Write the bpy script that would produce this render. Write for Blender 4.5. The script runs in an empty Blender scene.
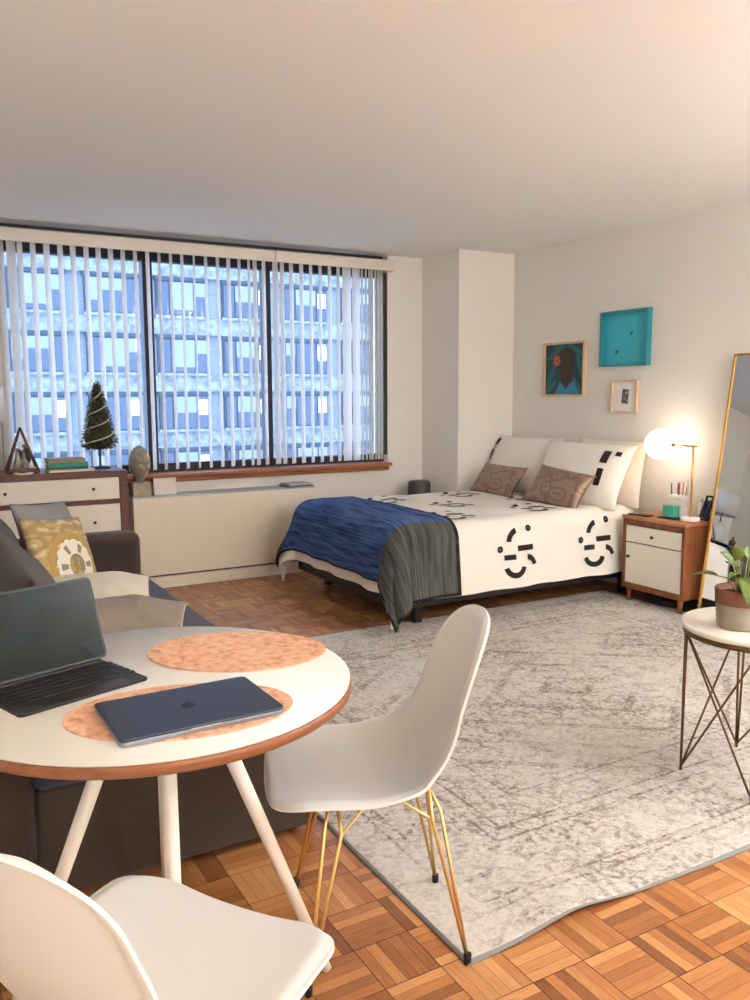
import bpy, bmesh, math, random
from mathutils import Vector, Matrix, Euler, noise
R = math.radians; PI = math.pi
random.seed(7)
S = bpy.context.scene
COL = S.collection

# ------------------------------------------------------------------ camera
def make_camera(h=1.34, yaw=29.7, pitch=7.18, roll=-0.27, f=838.0):
    a, p, r = R(yaw), R(pitch), R(roll)
    F = Vector((math.sin(a) * math.cos(p), math.cos(a) * math.cos(p), -math.sin(p)))
    X = Vector((math.cos(a), -math.sin(a), 0)); U = X.cross(F)
    X2 = X * math.cos(r) + U * math.sin(r); U2 = U * math.cos(r) - X * math.sin(r)
    cd = bpy.data.cameras.new('camera'); co = bpy.data.objects.new('camera', cd); COL.objects.link(co)
    m = Matrix((X2, U2, -F)).transposed().to_4x4(); m.translation = (0, 0, h)
    co.matrix_world = m
    cd.sensor_fit = 'VERTICAL'; cd.sensor_height = 24.0; cd.lens = 24.0 * f / 1000.0
    cd.clip_start = 0.02; cd.clip_end = 200
    S.camera = co
make_camera()

# ------------------------------------------------------------------ world and view
w = bpy.data.worlds.new('dusk_sky'); S.world = w; w.use_nodes = True
bg = w.node_tree.nodes['Background']; bg.inputs[0].default_value = (0.39, 0.585, 1.0, 1); bg.inputs[1].default_value = 1.45
S.view_settings.view_transform = 'Standard'; S.view_settings.look = 'None'
S.view_settings.exposure = 2.05; S.view_settings.gamma = 1.0
S.view_settings.use_curve_mapping = False
S.cycles.use_denoising = True
S.cycles.max_bounces = 12; S.cycles.diffuse_bounces = 6; S.cycles.transparent_max_bounces = 24
S.cycles.sample_clamp_indirect = 8.0
CEIL_FILL_E = 18.0; ENTRY_FILL_E = 32.0; TORCH_FILL_E = 660.0; LAMP_E = 1.9      # emission of the added hanging globes, the added uplighter and the bedside globe
FILL_TINT = (1.0, 1.10, 1.17)  # colour of the added fill lamps, slightly blue

# ------------------------------------------------------------------ materials
def lin(c):
    o = []
    for v in c:
        v = v / 255.0
        o.append(v / 12.92 if v <= 0.04045 else ((v + 0.055) / 1.055) ** 2.4)
    return (*o, 1.0)
MATS = {}
def mat(name, rgb, rough=0.6, metal=0.0, emit=None, estr=0.0, spec=None, bump=None, noise_amt=0.0, noise_scale=8.0, sheen=0.0, trans=0.0):
    if name in MATS: return MATS[name]
    m = bpy.data.materials.new(name); m.use_nodes = True
    nt = m.node_tree; b = nt.nodes['Principled BSDF']
    b.inputs['Base Color'].default_value = lin(rgb)
    b.inputs['Roughness'].default_value = rough; b.inputs['Metallic'].default_value = metal
    if spec is not None: b.inputs['Specular IOR Level'].default_value = spec
    if sheen: b.inputs['Sheen Weight'].default_value = sheen
    if emit: b.inputs['Emission Color'].default_value = lin(emit); b.inputs['Emission Strength'].default_value = estr
    tc = None
    if noise_amt or bump:
        tc = nt.nodes.new('ShaderNodeTexCoord')
    if noise_amt:
        n = nt.nodes.new('ShaderNodeTexNoise'); n.inputs['Scale'].default_value = noise_scale; n.inputs['Detail'].default_value = 5
        nt.links.new(tc.outputs['Object'], n.inputs['Vector'])
        r = nt.nodes.new('ShaderNodeValToRGB'); c = lin(rgb)
        r.color_ramp.elements[0].position = .3; r.color_ramp.elements[1].position = .7
        r.color_ramp.elements[0].color = (*[x * (1 - noise_amt) for x in c[:3]], 1)
        r.color_ramp.elements[1].color = (*[min(1, x * (1 + noise_amt)) for x in c[:3]], 1)
        nt.links.new(n.outputs['Fac'], r.inputs[0]); nt.links.new(r.outputs[0], b.inputs['Base Color'])
    if bump:
        n2 = nt.nodes.new('ShaderNodeTexNoise'); n2.inputs['Scale'].default_value = bump[0]; n2.inputs['Detail'].default_value = 4
        nt.links.new(tc.outputs['Object'], n2.inputs['Vector'])
        bp = nt.nodes.new('ShaderNodeBump'); bp.inputs['Strength'].default_value = bump[1]; bp.inputs['Distance'].default_value = .01
        nt.links.new(n2.outputs['Fac'], bp.inputs['Height']); nt.links.new(bp.outputs[0], b.inputs['Normal'])
    MATS[name] = m
    return m

class NT:
    """small helper to write node graphs"""
    def __init__(s, name):
        s.m = bpy.data.materials.new(name); s.m.use_nodes = True; s.t = s.m.node_tree
        s.b = s.t.nodes['Principled BSDF']; MATS[name] = s.m
    def n(s, typ, **kw):
        x = s.t.nodes.new(typ)
        for k, v in kw.items(): setattr(x, k, v)
        return x
    def l(s, a, b): s.t.links.new(a, b)
    def math(s, op, a, b=None, c=None):
        x = s.n('ShaderNodeMath', operation=op)
        for i, v in enumerate((a, b, c)):
            if v is None: continue
            if isinstance(v, (int, float)): x.inputs[i].default_value = v
            else: s.l(v, x.inputs[i])
        return x.outputs[0]
    def ramp(s, fac, stops, interp='LINEAR'):
        r = s.n('ShaderNodeValToRGB'); r.color_ramp.interpolation = interp
        e = r.color_ramp.elements
        while len(e) < len(stops): e.new(.5)
        for i, (p, c) in enumerate(stops): e[i].position = p; e[i].color = lin(c)
        s.l(fac, r.inputs[0]); return r.outputs[0]
    def mix(s, fac, a, b, blend='MIX'):
        x = s.n('ShaderNodeMix', data_type='RGBA', blend_type=blend)
        if isinstance(fac, (int, float)): x.inputs[0].default_value = fac
        else: s.l(fac, x.inputs[0])
        for i, v in ((6, a), (7, b)):
            if isinstance(v, tuple): x.inputs[i].default_value = lin(v)
            else: s.l(v, x.inputs[i])
        return x.outputs[2]
    def coords(s, out='Object'):
        t = s.n('ShaderNodeTexCoord'); return t.outputs[out]
    def noise(s, vec, scale, detail=4, rough=.5, out='Fac'):
        x = s.n('ShaderNodeTexNoise'); x.inputs['Scale'].default_value = scale; x.inputs['Detail'].default_value = detail; x.inputs['Roughness'].default_value = rough
        s.l(vec, x.inputs['Vector']); return x.outputs[out]
    def mapping(s, vec, scale=(1, 1, 1), loc=(0, 0, 0), rot=(0, 0, 0)):
        x = s.n('ShaderNodeMapping'); x.inputs['Scale'].default_value = scale; x.inputs['Location'].default_value = loc; x.inputs['Rotation'].default_value = rot
        s.l(vec, x.inputs['Vector']); return x.outputs[0]
    def bump(s, h, strength=.3, dist=.01):
        x = s.n('ShaderNodeBump'); x.inputs['Strength'].default_value = strength; x.inputs['Distance'].default_value = dist
        s.l(h, x.inputs['Height']); s.l(x.outputs[0], s.b.inputs['Normal'])
    def color(s, c): s.l(c, s.b.inputs['Base Color'])
    def rough(s, r): s.b.inputs['Roughness'].default_value = r

def wood(name, dark, light, axis=0, scale=1.0, rough=.4):
    if name in MATS: return MATS[name]
    g = NT(name); sc = [14, 14, 14]; sc[axis] = 1.2
    v = g.mapping(g.coords(), scale=tuple(x * scale for x in sc))
    n1 = g.noise(v, 2.2, 6, .6); n2 = g.noise(v, 9, 3, .6)
    f = g.math('ADD', g.math('MULTIPLY', n1, .7), g.math('MULTIPLY', n2, .3))
    g.color(g.ramp(f, [(.36, dark), (.64, light)])); g.rough(rough); g.bump(n2, .08)
    return g.m

def parquet():
    g = NT('oak_finger_parquet'); T = .152; N = 5
    sep = g.n('ShaderNodeSeparateXYZ'); g.l(g.coords(), sep.inputs[0])
    u = g.math('DIVIDE', g.math('SUBTRACT', sep.outputs[0], .883), T); v = g.math('DIVIDE', g.math('SUBTRACT', sep.outputs[1], 1.814), T)
    fu = g.math('FLOOR', u); fv = g.math('FLOOR', v); ru = g.math('FRACT', u); rv = g.math('FRACT', v)
    par = g.math('FLOORED_MODULO', g.math('ADD', fu, fv), 2)
    def sel(a, b): return g.math('ADD', g.math('MULTIPLY', a, g.math('SUBTRACT', 1, par)), g.math('MULTIPLY', b, par))
    across = sel(ru, rv); along = sel(rv, ru)
    fi = g.math('MULTIPLY', across, N); idx = g.math('FLOOR', fi); ff = g.math('FRACT', fi)
    cx = g.n('ShaderNodeCombineXYZ'); g.l(fu, cx.inputs[0]); g.l(fv, cx.inputs[1]); g.l(idx, cx.inputs[2])
    wn = g.n('ShaderNodeTexWhiteNoise', noise_dimensions='3D'); g.l(cx.outputs[0], wn.inputs['Vector'])
    cx2 = g.n('ShaderNodeCombineXYZ'); g.l(fu, cx2.inputs[0]); g.l(fv, cx2.inputs[1])
    wn2 = g.n('ShaderNodeTexWhiteNoise', noise_dimensions='3D'); g.l(cx2.outputs[0], wn2.inputs['Vector'])
    # grain
    gv = g.n('ShaderNodeCombineXYZ'); g.l(g.math('MULTIPLY', along, 1.4), gv.inputs[0]); g.l(g.math('MULTIPLY', across, 26), gv.inputs[1])
    g.l(g.math('MULTIPLY', g.math('ADD', wn.outputs[0], wn2.outputs[0]), 37), gv.inputs[2])
    gr = g.noise(gv.outputs[0], 1.6, 5, .65)
    f = g.math('ADD', g.math('MULTIPLY', wn.outputs[0], .42), g.math('ADD', g.math('MULTIPLY', gr, .48), g.math('MULTIPLY', wn2.outputs[0], .16)))
    c = g.ramp(f, [(.2, (122, 74, 42)), (.5, (174, 112, 64)), (.85, (212, 158, 104))])
    e1 = g.math('LESS_THAN', g.math('MINIMUM', ff, g.math('SUBTRACT', 1, ff)), .028)
    e2 = g.math('LESS_THAN', g.math('MINIMUM', g.math('MINIMUM', ru, g.math('SUBTRACT', 1, ru)), g.math('MINIMUM', rv, g.math('SUBTRACT', 1, rv))), .009)
    e = g.math('MAXIMUM', g.math('MULTIPLY', e1, .55), g.math('MULTIPLY', e2, .85))
    g.color(g.mix(e, c, (70, 34, 18)))
    g.b.inputs['Roughness'].default_value = .34
    g.bump(g.math('SUBTRACT', g.math('MULTIPLY', gr, .25), e), .18, .002)
    return g.m

def rug_mat():
    g = NT('distressed_rug'); co = g.coords()
    sep = g.n('ShaderNodeSeparateXYZ'); g.l(co, sep.inputs[0]); x, y = sep.outputs[0], sep.outputs[1]
    # distance to rug border, rug spans x 1.09-4.15, y 1.48-4.12
    dx = g.math('MINIMUM', g.math('SUBTRACT', x, 1.09), g.math('SUBTRACT', 4.15, x))
    dy = g.math('MINIMUM', g.math('SUBTRACT', y, 1.48), g.math('SUBTRACT', 4.12, y))
    d = g.math('MINIMUM', dx, dy)
    # border stripes
    def band(c, wd): return g.math('LESS_THAN', g.math('ABSOLUTE', g.math('SUBTRACT', d, c)), wd)
    stripes = g.math('MAXIMUM', g.math('MAXIMUM', band(.13, .006), band(.17, .005)), g.math('MAXIMUM', band(.40, .006), g.math('MAXIMUM', band(.46, .006), band(.62, .005))))
    # motif texture: mirrored voronoi around the rug's middle
    mx = g.math('ABSOLUTE', g.math('SUBTRACT', x, 2.62)); my = g.math('ABSOLUTE', g.math('SUBTRACT', y, 2.8))
    cm = g.n('ShaderNodeCombineXYZ'); g.l(mx, cm.inputs[0]); g.l(my, cm.inputs[1])
    vo = g.n('ShaderNodeTexVoronoi', feature='DISTANCE_TO_EDGE'); vo.inputs['Scale'].default_value = 13; g.l(cm.outputs[0], vo.inputs['Vector'])
    vo2 = g.n('ShaderNodeTexVoronoi', feature='F1'); vo2.inputs['Scale'].default_value = 26; g.l(cm.outputs[0], vo2.inputs['Vector'])
    lines = g.math('MULTIPLY', g.math('LESS_THAN', vo.outputs['Distance'], .09), .55)
    dots = g.math('LESS_THAN', vo2.outputs['Distance'], .30)
    ring = g.math('LESS_THAN', g.math('ABSOLUTE', g.math('SUBTRACT', g.math('FRACT', g.math('MULTIPLY', g.math('ADD', g.math('MULTIPLY', mx, 1.0), g.math('MULTIPLY', my, 1.35)), 3.1)), .5)), .09)
    inner = g.math('GREATER_THAN', d, .64)
    inborder = g.math('MULTIPLY', g.math('GREATER_THAN', d, .17), g.math('LESS_THAN', d, .40))
    pat = g.math('MAXIMUM', g.math('MULTIPLY', lines, .8), g.math('MAXIMUM', g.math('MULTIPLY', dots, g.math('ADD', .35, g.math('MULTIPLY', inborder, .4))), g.math('MAXIMUM', stripes, g.math('MULTIPLY', g.math('MULTIPLY', ring, inner), .75))))
    # wear
    big = g.noise(co, 2.1, 3, .5); mid = g.noise(co, 11, 4, .6); fine = g.noise(co, 60, 3, .7); wv = g.mapping(co, scale=(30, 190, 1)); weave = g.noise(wv, 1, 3, .7)
    wear = g.ramp(g.math('ADD', g.math('MULTIPLY', big, .55), g.math('MULTIPLY', mid, .45)), [(.40, (0, 0, 0)), (.60, (255, 255, 255))])
    sp = g.ramp(g.math('ADD', g.math('MULTIPLY', fine, .6), g.math('MULTIPLY', weave, .4)), [(.42, (0, 0, 0)), (.56, (255, 255, 255))])
    worm = g.math('ABSOLUTE', g.math('SUBTRACT', g.noise(co, 34, 2, .5), .5))
    wl = g.ramp(worm, [(.0, (255, 255, 255)), (.07, (0, 0, 0))])
    f1 = g.math('MULTIPLY', g.math('MULTIPLY', pat, g.math('ADD', .25, g.math('MULTIPLY', wear, .75))), g.math('ADD', .25, g.math('MULTIPLY', sp, .75)))
    f2 = g.math('MULTIPLY', g.math('ADD', .42, g.math('MULTIPLY', wear, .75)), g.math('ADD', g.math('MULTIPLY', sp, .34), g.math('MULTIPLY', wl, .34)))
    f = g.math('MINIMUM', g.math('ADD', f1, f2), 1.0)
    base = g.mix(g.math('MULTIPLY', mid, .6), (217, 210, 201), (192, 185, 176))
    c = g.mix(f, base, (132, 118, 106))
    edge = g.math('LESS_THAN', d, .012)
    g.color(g.mix(edge, c, (140, 136, 134))); g.rough(.95); g.b.inputs['Specular IOR Level'].default_value = .1
    g.bump(g.math('ADD', fine, g.math('MULTIPLY', weave, .6)), .25, .004)
    return g.m

def brick_mat():
    g = NT('pale_facade_brick'); co = g.coords()
    mp = g.mapping(co, scale=(1, 1, 1), rot=(R(90), 0, 0))
    br = g.n('ShaderNodeTexBrick'); br.inputs['Scale'].default_value = 3.2; g.l(mp, br.inputs['Vector'])
    br.inputs['Color1'].default_value = lin((112, 115, 118)); br.inputs['Color2'].default_value = lin((146, 148, 151)); br.inputs['Mortar'].default_value = lin((166, 168, 170)); br.inputs['Mortar Size'].default_value = .03
    n = g.noise(co, 1.3, 5, .6)
    g.color(g.mix(g.math('MULTIPLY', n, .5), br.outputs['Color'], (158, 161, 164))); g.rough(.9)
    return g.m
def stone_mat():
    g = NT('rough_pale_stone'); co = g.coords(); n = g.noise(co, 2.6, 6, .65)
    g.color(g.ramp(n, [(.36, (116, 119, 122)), (.6, (172, 174, 176))])); g.rough(.9); return g.m

def cork_mat():
    g = NT('cork'); co = g.coords(); n = g.noise(co, 42, 5, .7); n2 = g.noise(co, 17, 4, .6)
    c = g.ramp(n, [(.33, (186, 124, 90)), (.46, (226, 172, 138)), (.62, (240, 198, 168))])
    g.color(g.mix(g.math('MULTIPLY', n2, .35), c, (204, 142, 106))); g.rough(.85); g.bump(n, .2, .002); return g.m
def glass_mat():
    m = bpy.data.materials.new('window_glass'); m.use_nodes = True; t = m.node_tree; MATS['window_glass'] = m
    t.nodes.remove(t.nodes['Principled BSDF']); o = t.nodes['Material Output']
    a = t.nodes.new('ShaderNodeBsdfTransparent'); a.inputs[0].default_value = (.97, .98, .98, 1)
    b = t.nodes.new('ShaderNodeBsdfGlossy'); b.inputs['Roughness'].default_value = .02
    mx = t.nodes.new('ShaderNodeMixShader'); mx.inputs[0].default_value = .05
    t.links.new(a.outputs[0], mx.inputs[1]); t.links.new(b.outputs[0], mx.inputs[2]); t.links.new(mx.outputs[0], o.inputs[0])
    return m
def slat_mat():
    m = bpy.data.materials.new('cream_vinyl_slat'); m.use_nodes = True; t = m.node_tree; MATS['cream_vinyl_slat'] = m
    b = t.nodes['Principled BSDF']; o = t.nodes['Material Output']
    b.inputs['Base Color'].default_value = lin((236, 228, 214)); b.inputs['Roughness'].default_value = .5
    tr = t.nodes.new('ShaderNodeBsdfTranslucent'); tr.inputs[0].default_value = lin((236, 230, 220))
    mx = t.nodes.new('ShaderNodeMixShader'); mx.inputs[0].default_value = .38
    t.links.new(b.outputs[0], mx.inputs[1]); t.links.new(tr.outputs[0], mx.inputs[2]); t.links.new(mx.outputs[0], o.inputs[0])
    return m

WALL = mat('cream_wall_paint', (241, 236, 227), .9, spec=.2, bump=(160, .03))
WALLR = mat('greige_wall_paint', (236, 231, 223), .9, spec=.2, bump=(160, .03))
CEILM = mat('white_ceiling_paint', (242, 241, 238), .95, spec=.1)
TRIM = mat('cream_trim_paint', (236, 229, 216), .6)
FLOORM = parquet(); RUGM = rug_mat(); GLASS = glass_mat(); SLAT = slat_mat(); CORK = cork_mat()
BRICK = brick_mat(); STONE = stone_mat()
WALNUT = wood('walnut_x', (70, 36, 24), (112, 62, 38), 0)
WALNUTZ = wood('walnut_z', (104, 54, 30), (158, 92, 54), 2)
WALNUTT = wood('walnut_top', (150, 88, 54), (196, 128, 86), 1)
SILLW = wood('sill_oak', (140, 78, 42), (188, 112, 64), 0, rough=.35)
PLYW = wood('plywood_edge', (116, 68, 40), (162, 100, 60), 0, .6)
FRAMEW = wood('light_oak_frame', (206, 168, 128), (232, 200, 164), 2)
DARKBR = mat('dark_bronze_frame', (52, 40, 36), .5)
GREYJ = mat('grey_window_jamb', (126, 124, 122), .6)
CHAIRW = mat('white_plastic_shell', (226, 224, 218), .42)
WHITEL = mat('white_lacquer', (226, 222, 213), .55, spec=.3)
DRAWW = mat('ivory_drawer_front', (234, 226, 212), .45)
LEGW = mat('white_painted_leg', (236, 230, 218), .5)
GOLD = mat('brushed_brass', (226, 178, 98), .28, 1.0)
PALEGOLD = mat('pale_gold_wire', (232, 196, 128), .3, 1.0)
BRONZE = mat('aged_bronze_metal', (122, 92, 62), .38, 1.0)
BLACK = mat('black_rubber', (18, 17, 17), .6)
BLACKM = mat('black_metal', (24, 23, 24), .45)
SOFAM = mat('charcoal_sofa_weave', (68, 57, 50), .95, spec=.1, noise_amt=.12, noise_scale=240, bump=(400, .3), sheen=.15)
SEATM = mat('slate_seat_weave', (62, 64, 78), .95, spec=.1, noise_amt=.12, noise_scale=240, bump=(400, .3), sheen=.15)
COVER = mat('white_cotton', (238, 232, 222), .85, spec=.15, bump=(9, .25))
INK = mat('black_woven_print', (42, 34, 34), .9, noise_amt=.45, noise_scale=160)
PIPE = mat('cream_metal_cover', (242, 228, 206), .55)

# ------------------------------------------------------------------ mesh helper
class B:
    def __init__(s): s.bm = bmesh.new(); s.uv = None
    def face(s, vs, mi=0, smooth=False):
        try: f = s.bm.faces.new(vs)
        except ValueError: return None
        f.material_index = mi; f.smooth = smooth; return f
    def box(s, x0, x1, y0, y1, z0, z1, mi=0, M=None):
        P = [(x0, y0, z0), (x1, y0, z0), (x1, y1, z0), (x0, y1, z0), (x0, y0, z1), (x1, y0, z1), (x1, y1, z1), (x0, y1, z1)]
        if M is not None: P = [M @ Vector(p) for p in P]
        v = [s.bm.verts.new(p) for p in P]
        for q in ((0, 3, 2, 1), (4, 5, 6, 7), (0, 1, 5, 4), (1, 2, 6, 5), (2, 3, 7, 6), (3, 0, 4, 7)): s.face([v[i] for i in q], mi)
        return s
    def tube(s, pts, r, n=10, mi=0, cap=True):
        pts = [Vector(p) for p in pts]
        rs = r if isinstance(r, (list, tuple)) else [r] * len(pts)
        rings = []; prev = None
        for i, p in enumerate(pts):
            t = (pts[min(i + 1, len(pts) - 1)] - pts[max(i - 1, 0)]).normalized()
            if prev is None: a = t.orthogonal().normalized()
            else:
                a = prev - t * prev.dot(t)
                a = a.normalized() if a.length > 1e-6 else t.orthogonal().normalized()
            prev = a; b = t.cross(a)
            rings.append([s.bm.verts.new(p + (a * math.cos(2 * PI * k / n) + b * math.sin(2 * PI * k / n)) * rs[i]) for k in range(n)])
        for i in range(len(rings) - 1):
            for k in range(n): s.face([rings[i][k], rings[i][(k + 1) % n], rings[i + 1][(k + 1) % n], rings[i + 1][k]], mi, True)
        if cap:
            s.face(rings[0][::-1], mi); s.face(rings[-1], mi)
        return s
    def lathe(s, prof, n=32, mi=0, c=(0, 0), mis=None, smooth=True, cap=True):
        rings = []
        for (r, z) in prof:
            if r <= 1e-6: rings.append([s.bm.verts.new((c[0], c[1], z))])
            else: rings.append([s.bm.verts.new((c[0] + r * math.cos(2 * PI * k / n), c[1] + r * math.sin(2 * PI * k / n), z)) for k in range(n)])
        for i in range(len(rings) - 1):
            a, b = rings[i], rings[i + 1]; m_ = mis[i] if mis else mi
            for k in range(n):
                k2 = (k + 1) % n
                if len(a) == 1 and len(b) == 1: continue
                if len(a) == 1: s.face([a[0], b[k2], b[k]], m_, smooth)
                elif len(b) == 1: s.face([a[k], a[k2], b[0]], m_, smooth)
                else: s.face([a[k], a[k2], b[k2], b[k]], m_, smooth)
        if cap and len(rings[0]) > 1: s.face(rings[0][::-1], mis[0] if mis else mi)
        if cap and len(rings[-1]) > 1: s.face(rings[-1], mis[-1] if mis else mi)
        return s
    def grid(s, fn, nu, nv, mi=0, close_u=False, uvfn=None, mifn=None):
        V = [[s.bm.verts.new(fn(i / nu, j / nv)) for j in range(nv + 1)] for i in range(nu + (0 if close_u else 1))]
        lay = s.bm.loops.layers.uv.verify() if uvfn else None
        for i in range(nu):
            for j in range(nv):
                i2 = (i + 1) % len(V) if close_u else i + 1
                f = s.face([V[i][j], V[i2][j], V[i2][j + 1], V[i][j + 1]], mifn((i + .5) / nu, (j + .5) / nv) if mifn else mi, True)
                if f and lay:
                    for lp, (a, b) in zip(f.loops, ((i, j), (i + 1, j), (i + 1, j + 1), (i, j + 1))): lp[lay].uv = uvfn(a / nu, b / nv)
        return s
    def prism(s, poly, z0, z1, mi=0, M=None, smooth=False):
        a = [Vector((x, y, z0)) for x, y in poly]; b = [Vector((x, y, z1)) for x, y in poly]
        if M is not None: a = [M @ p for p in a]; b = [M @ p for p in b]
        a = [s.bm.verts.new(p) for p in a]; b = [s.bm.verts.new(p) for p in b]; n = len(a)
        s.face(a[::-1], mi); s.face(b, mi)
        for k in range(n): s.face([a[k], a[(k + 1) % n], b[(k + 1) % n], b[k]], mi, smooth)
        return s
    def sphere(s, c, r, nu=20, nv=12, mi=0, sx=1, sy=1, sz=1):
        c = Vector(c); top = s.bm.verts.new(c + Vector((0, 0, r * sz))); bot = s.bm.verts.new(c - Vector((0, 0, r * sz))); rings = []
        for j in range(1, nv):
            t = PI * j / nv
            rings.append([s.bm.verts.new(c + Vector((r * sx * math.sin(t) * math.cos(2 * PI * k / nu), r * sy * math.sin(t) * math.sin(2 * PI * k / nu), r * sz * math.cos(t)))) for k in range(nu)])
        for k in range(nu):
            k2 = (k + 1) % nu
            s.face([top, rings[0][k], rings[0][k2]], mi, True); s.face([bot, rings[-1][k2], rings[-1][k]], mi, True)
            for j in range(len(rings) - 1): s.face([rings[j][k], rings[j + 1][k], rings[j + 1][k2], rings[j][k2]], mi, True)
        return s
    def build(s, name, mats, parent=None, loc=(0, 0, 0), rot=None, bevel=0, seg=2, subsurf=0, solid=0, offset=-1, smooth=False, M=None):
        me = bpy.data.meshes.new(name); bmesh.ops.recalc_face_normals(s.bm, faces=s.bm.faces[:])
        if smooth:
            for f in s.bm.faces: f.smooth = True
        s.bm.to_mesh(me); s.bm.free()
        o = bpy.data.objects.new(name, me); COL.objects.link(o)
        for m in (mats if isinstance(mats, (list, tuple)) else [mats]): me.materials.append(m)
        if parent: o.parent = parent
        if M is not None: o.matrix_local = M
        else:
            o.location = loc
            if rot: o.rotation_euler = rot
        if solid:
            d = o.modifiers.new('thickness', 'SOLIDIFY'); d.thickness = solid; d.offset = offset
        if bevel:
            d = o.modifiers.new('bevel', 'BEVEL'); d.width = bevel; d.segments = seg; d.limit_method = 'ANGLE'; d.angle_limit = R(40)
        if subsurf:
            d = o.modifiers.new('subsurf', 'SUBSURF'); d.levels = subsurf; d.render_levels = subsurf
        return o

def tag(o, label, cat, group=None, kind=None):
    o['label'] = label; o['category'] = cat
    if group: o['group'] = group
    if kind: o['kind'] = kind
    return o
def thing(name, label, cat, loc=(0, 0, 0), rz=0, group=None, rot=None):
    o = bpy.data.objects.new(name, None); COL.objects.link(o); o.empty_display_size = .1
    o.location = loc; o.rotation_euler = rot if rot else (0, 0, rz)
    return tag(o, label, cat, group)
def struct(o):
    o['kind'] = 'structure'; return o
def kids(o): return [c for c in bpy.data.objects if c.parent == o]
def dup(o, parent=None):
    c = o.copy(); COL.objects.link(c)
    if parent is not None: c.parent = parent
    for k in kids(o): dup(k, c)
    return c

# ================================================================== THE ROOM
H = 2.44; XL = -0.30; XR = 4.37; YW = 5.92; YB = -3.2; CX = 3.833; CY = 5.40
struct(B().box(XL - .2, XR + .2, YB - .2, YW + .3, -.12, 0).build('floor', FLOORM))
struct(B().box(XL - .2, XR + .2, YB - .2, YW + .3, H, H + .12).build('ceiling', CEILM))
struct(B().box(XL - .12, XL, YB - .2, YW + .3, 0, H).build('wall_left', WALL))
struct(B().box(XR, XR + .12, YB - .2, CY, 0, H).build('wall_right', WALLR))
struct(B().box(XL, XR, YB - .12, YB, 0, H).build('wall_front', WALL))
WX0, WX1, SZ = 0.60, 3.50, 0.79
wb = B(); wb.box(XL, WX0, YW, YW + .26, 0, H); wb.box(WX1, CX + .1, YW, YW + .26, 0, H); wb.box(WX0, WX1, YW, YW + .26, 0, SZ - .03)
struct(wb.build('wall_back', WALL))
struct(B().box(CX, XR + .12, CY, YW + .26, 0, H).build('wall_column', mat('column_paint', (241, 235, 226), .9, spec=.2)))
bb = B(); bb.box(XR - .013, XR, YB, 3.2, 0, .09); struct(bb.build('baseboard_right', TRIM, bevel=.004))
struct(B().box(XL, WX0 + .6, YW - .013, YW, 0, .09).build('baseboard_back', TRIM, bevel=.004))
struct(B().box(XL, XL + .013, YB, YW - .02, 0, .09).build('baseboard_left', TRIM, bevel=.004))

# window_1: frame, mullions, sashes and panes
wn = bpy.data.objects.new('window_1', None); COL.objects.link(wn); struct(wn)
fr = B(); FY0, FY1 = 5.985, 6.06
fr.box(WX0, WX1, FY0, FY1, 2.27, H); fr.box(WX0, WX1, FY0, FY1, SZ - .03, .855)
fr.build('window_frame', DARKBR, wn, bevel=.004)
for nm, a, b_ in (('window_jamb', WX0, WX0 + .05), ('window_jamb', WX1 - .035, WX1)):
    B().box(a, b_, YW + .005, FY1, .85, 2.30).build(nm, GREYJ if a < 1 else DARKBR, wn, bevel=.003)
for a, b_ in ((1.555, 1.625), (2.455, 2.51)):
    B().box(a, b_, FY0 - .02, FY1, .85, 2.28).build('mullion', DARKBR, wn, bevel=.004)
for a, b_ in ((WX0 + .05, 1.555), (1.625, 2.455), (2.51, WX1 - .035)):
    B().box(a, b_, 6.02, 6.026, .855, 2.27).build('pane', GLASS, wn)
sl = B(); sl.box(WX0 + .002, WX1 - .025, 5.80, 5.985, SZ - .022, SZ + .004); sl.box(WX0 - .03, WX1 - .012, 5.875, YW, SZ - .062, SZ - .022)
sl.box(WX0 - .045, WX0 + .004, 5.80, YW - .001, SZ - .022, SZ + .004)
sl.build('window_sill', SILLW, wn, bevel=.006)

# vertical blinds
LB = [(0.62, 30), (0.651, 30), (0.713, 44.4), (0.764, 29.5), (0.843, 30.4), (0.926, 33.7), (1.01, 32.6), (1.089, 33.7), (1.173, 32.5), (1.251, 33.5), (1.331, 34.5), (1.412, 33.2), (1.494, 30.9), (1.578, 31.9), (1.658, 29.1), (1.739, 30), (1.818, 30.8), (1.903, 24.8), (1.99, 32.6), (2.078, 34.5), (2.159, 38.2), (2.24, 35.1), (2.314, 33.4), (2.361, 41.3), (2.43, 39.5)]
RB = [(2.522, 50.8), (2.577, 43.6), (2.651, 44.3), (2.734, 45.2), (2.813, 41.7), (2.892, 42.4), (2.972, 44.2), (3.047, 43.8), (3.12, 76), (3.203, 71), (3.255, 38), (3.29, 37), (3.321, 37.2), (3.345, 42.7), (3.376, 37.7), (3.405, 43.2), (3.433, 40.7)]
def slat_mesh():
    b = B(); W = .0445
    b.grid(lambda i, j: Vector((.007 * (1 - (2 * i - 1) ** 2), W * (2 * i - 1), .818 + j * (2.335 - .818))), 6, 1)
    return b
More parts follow.
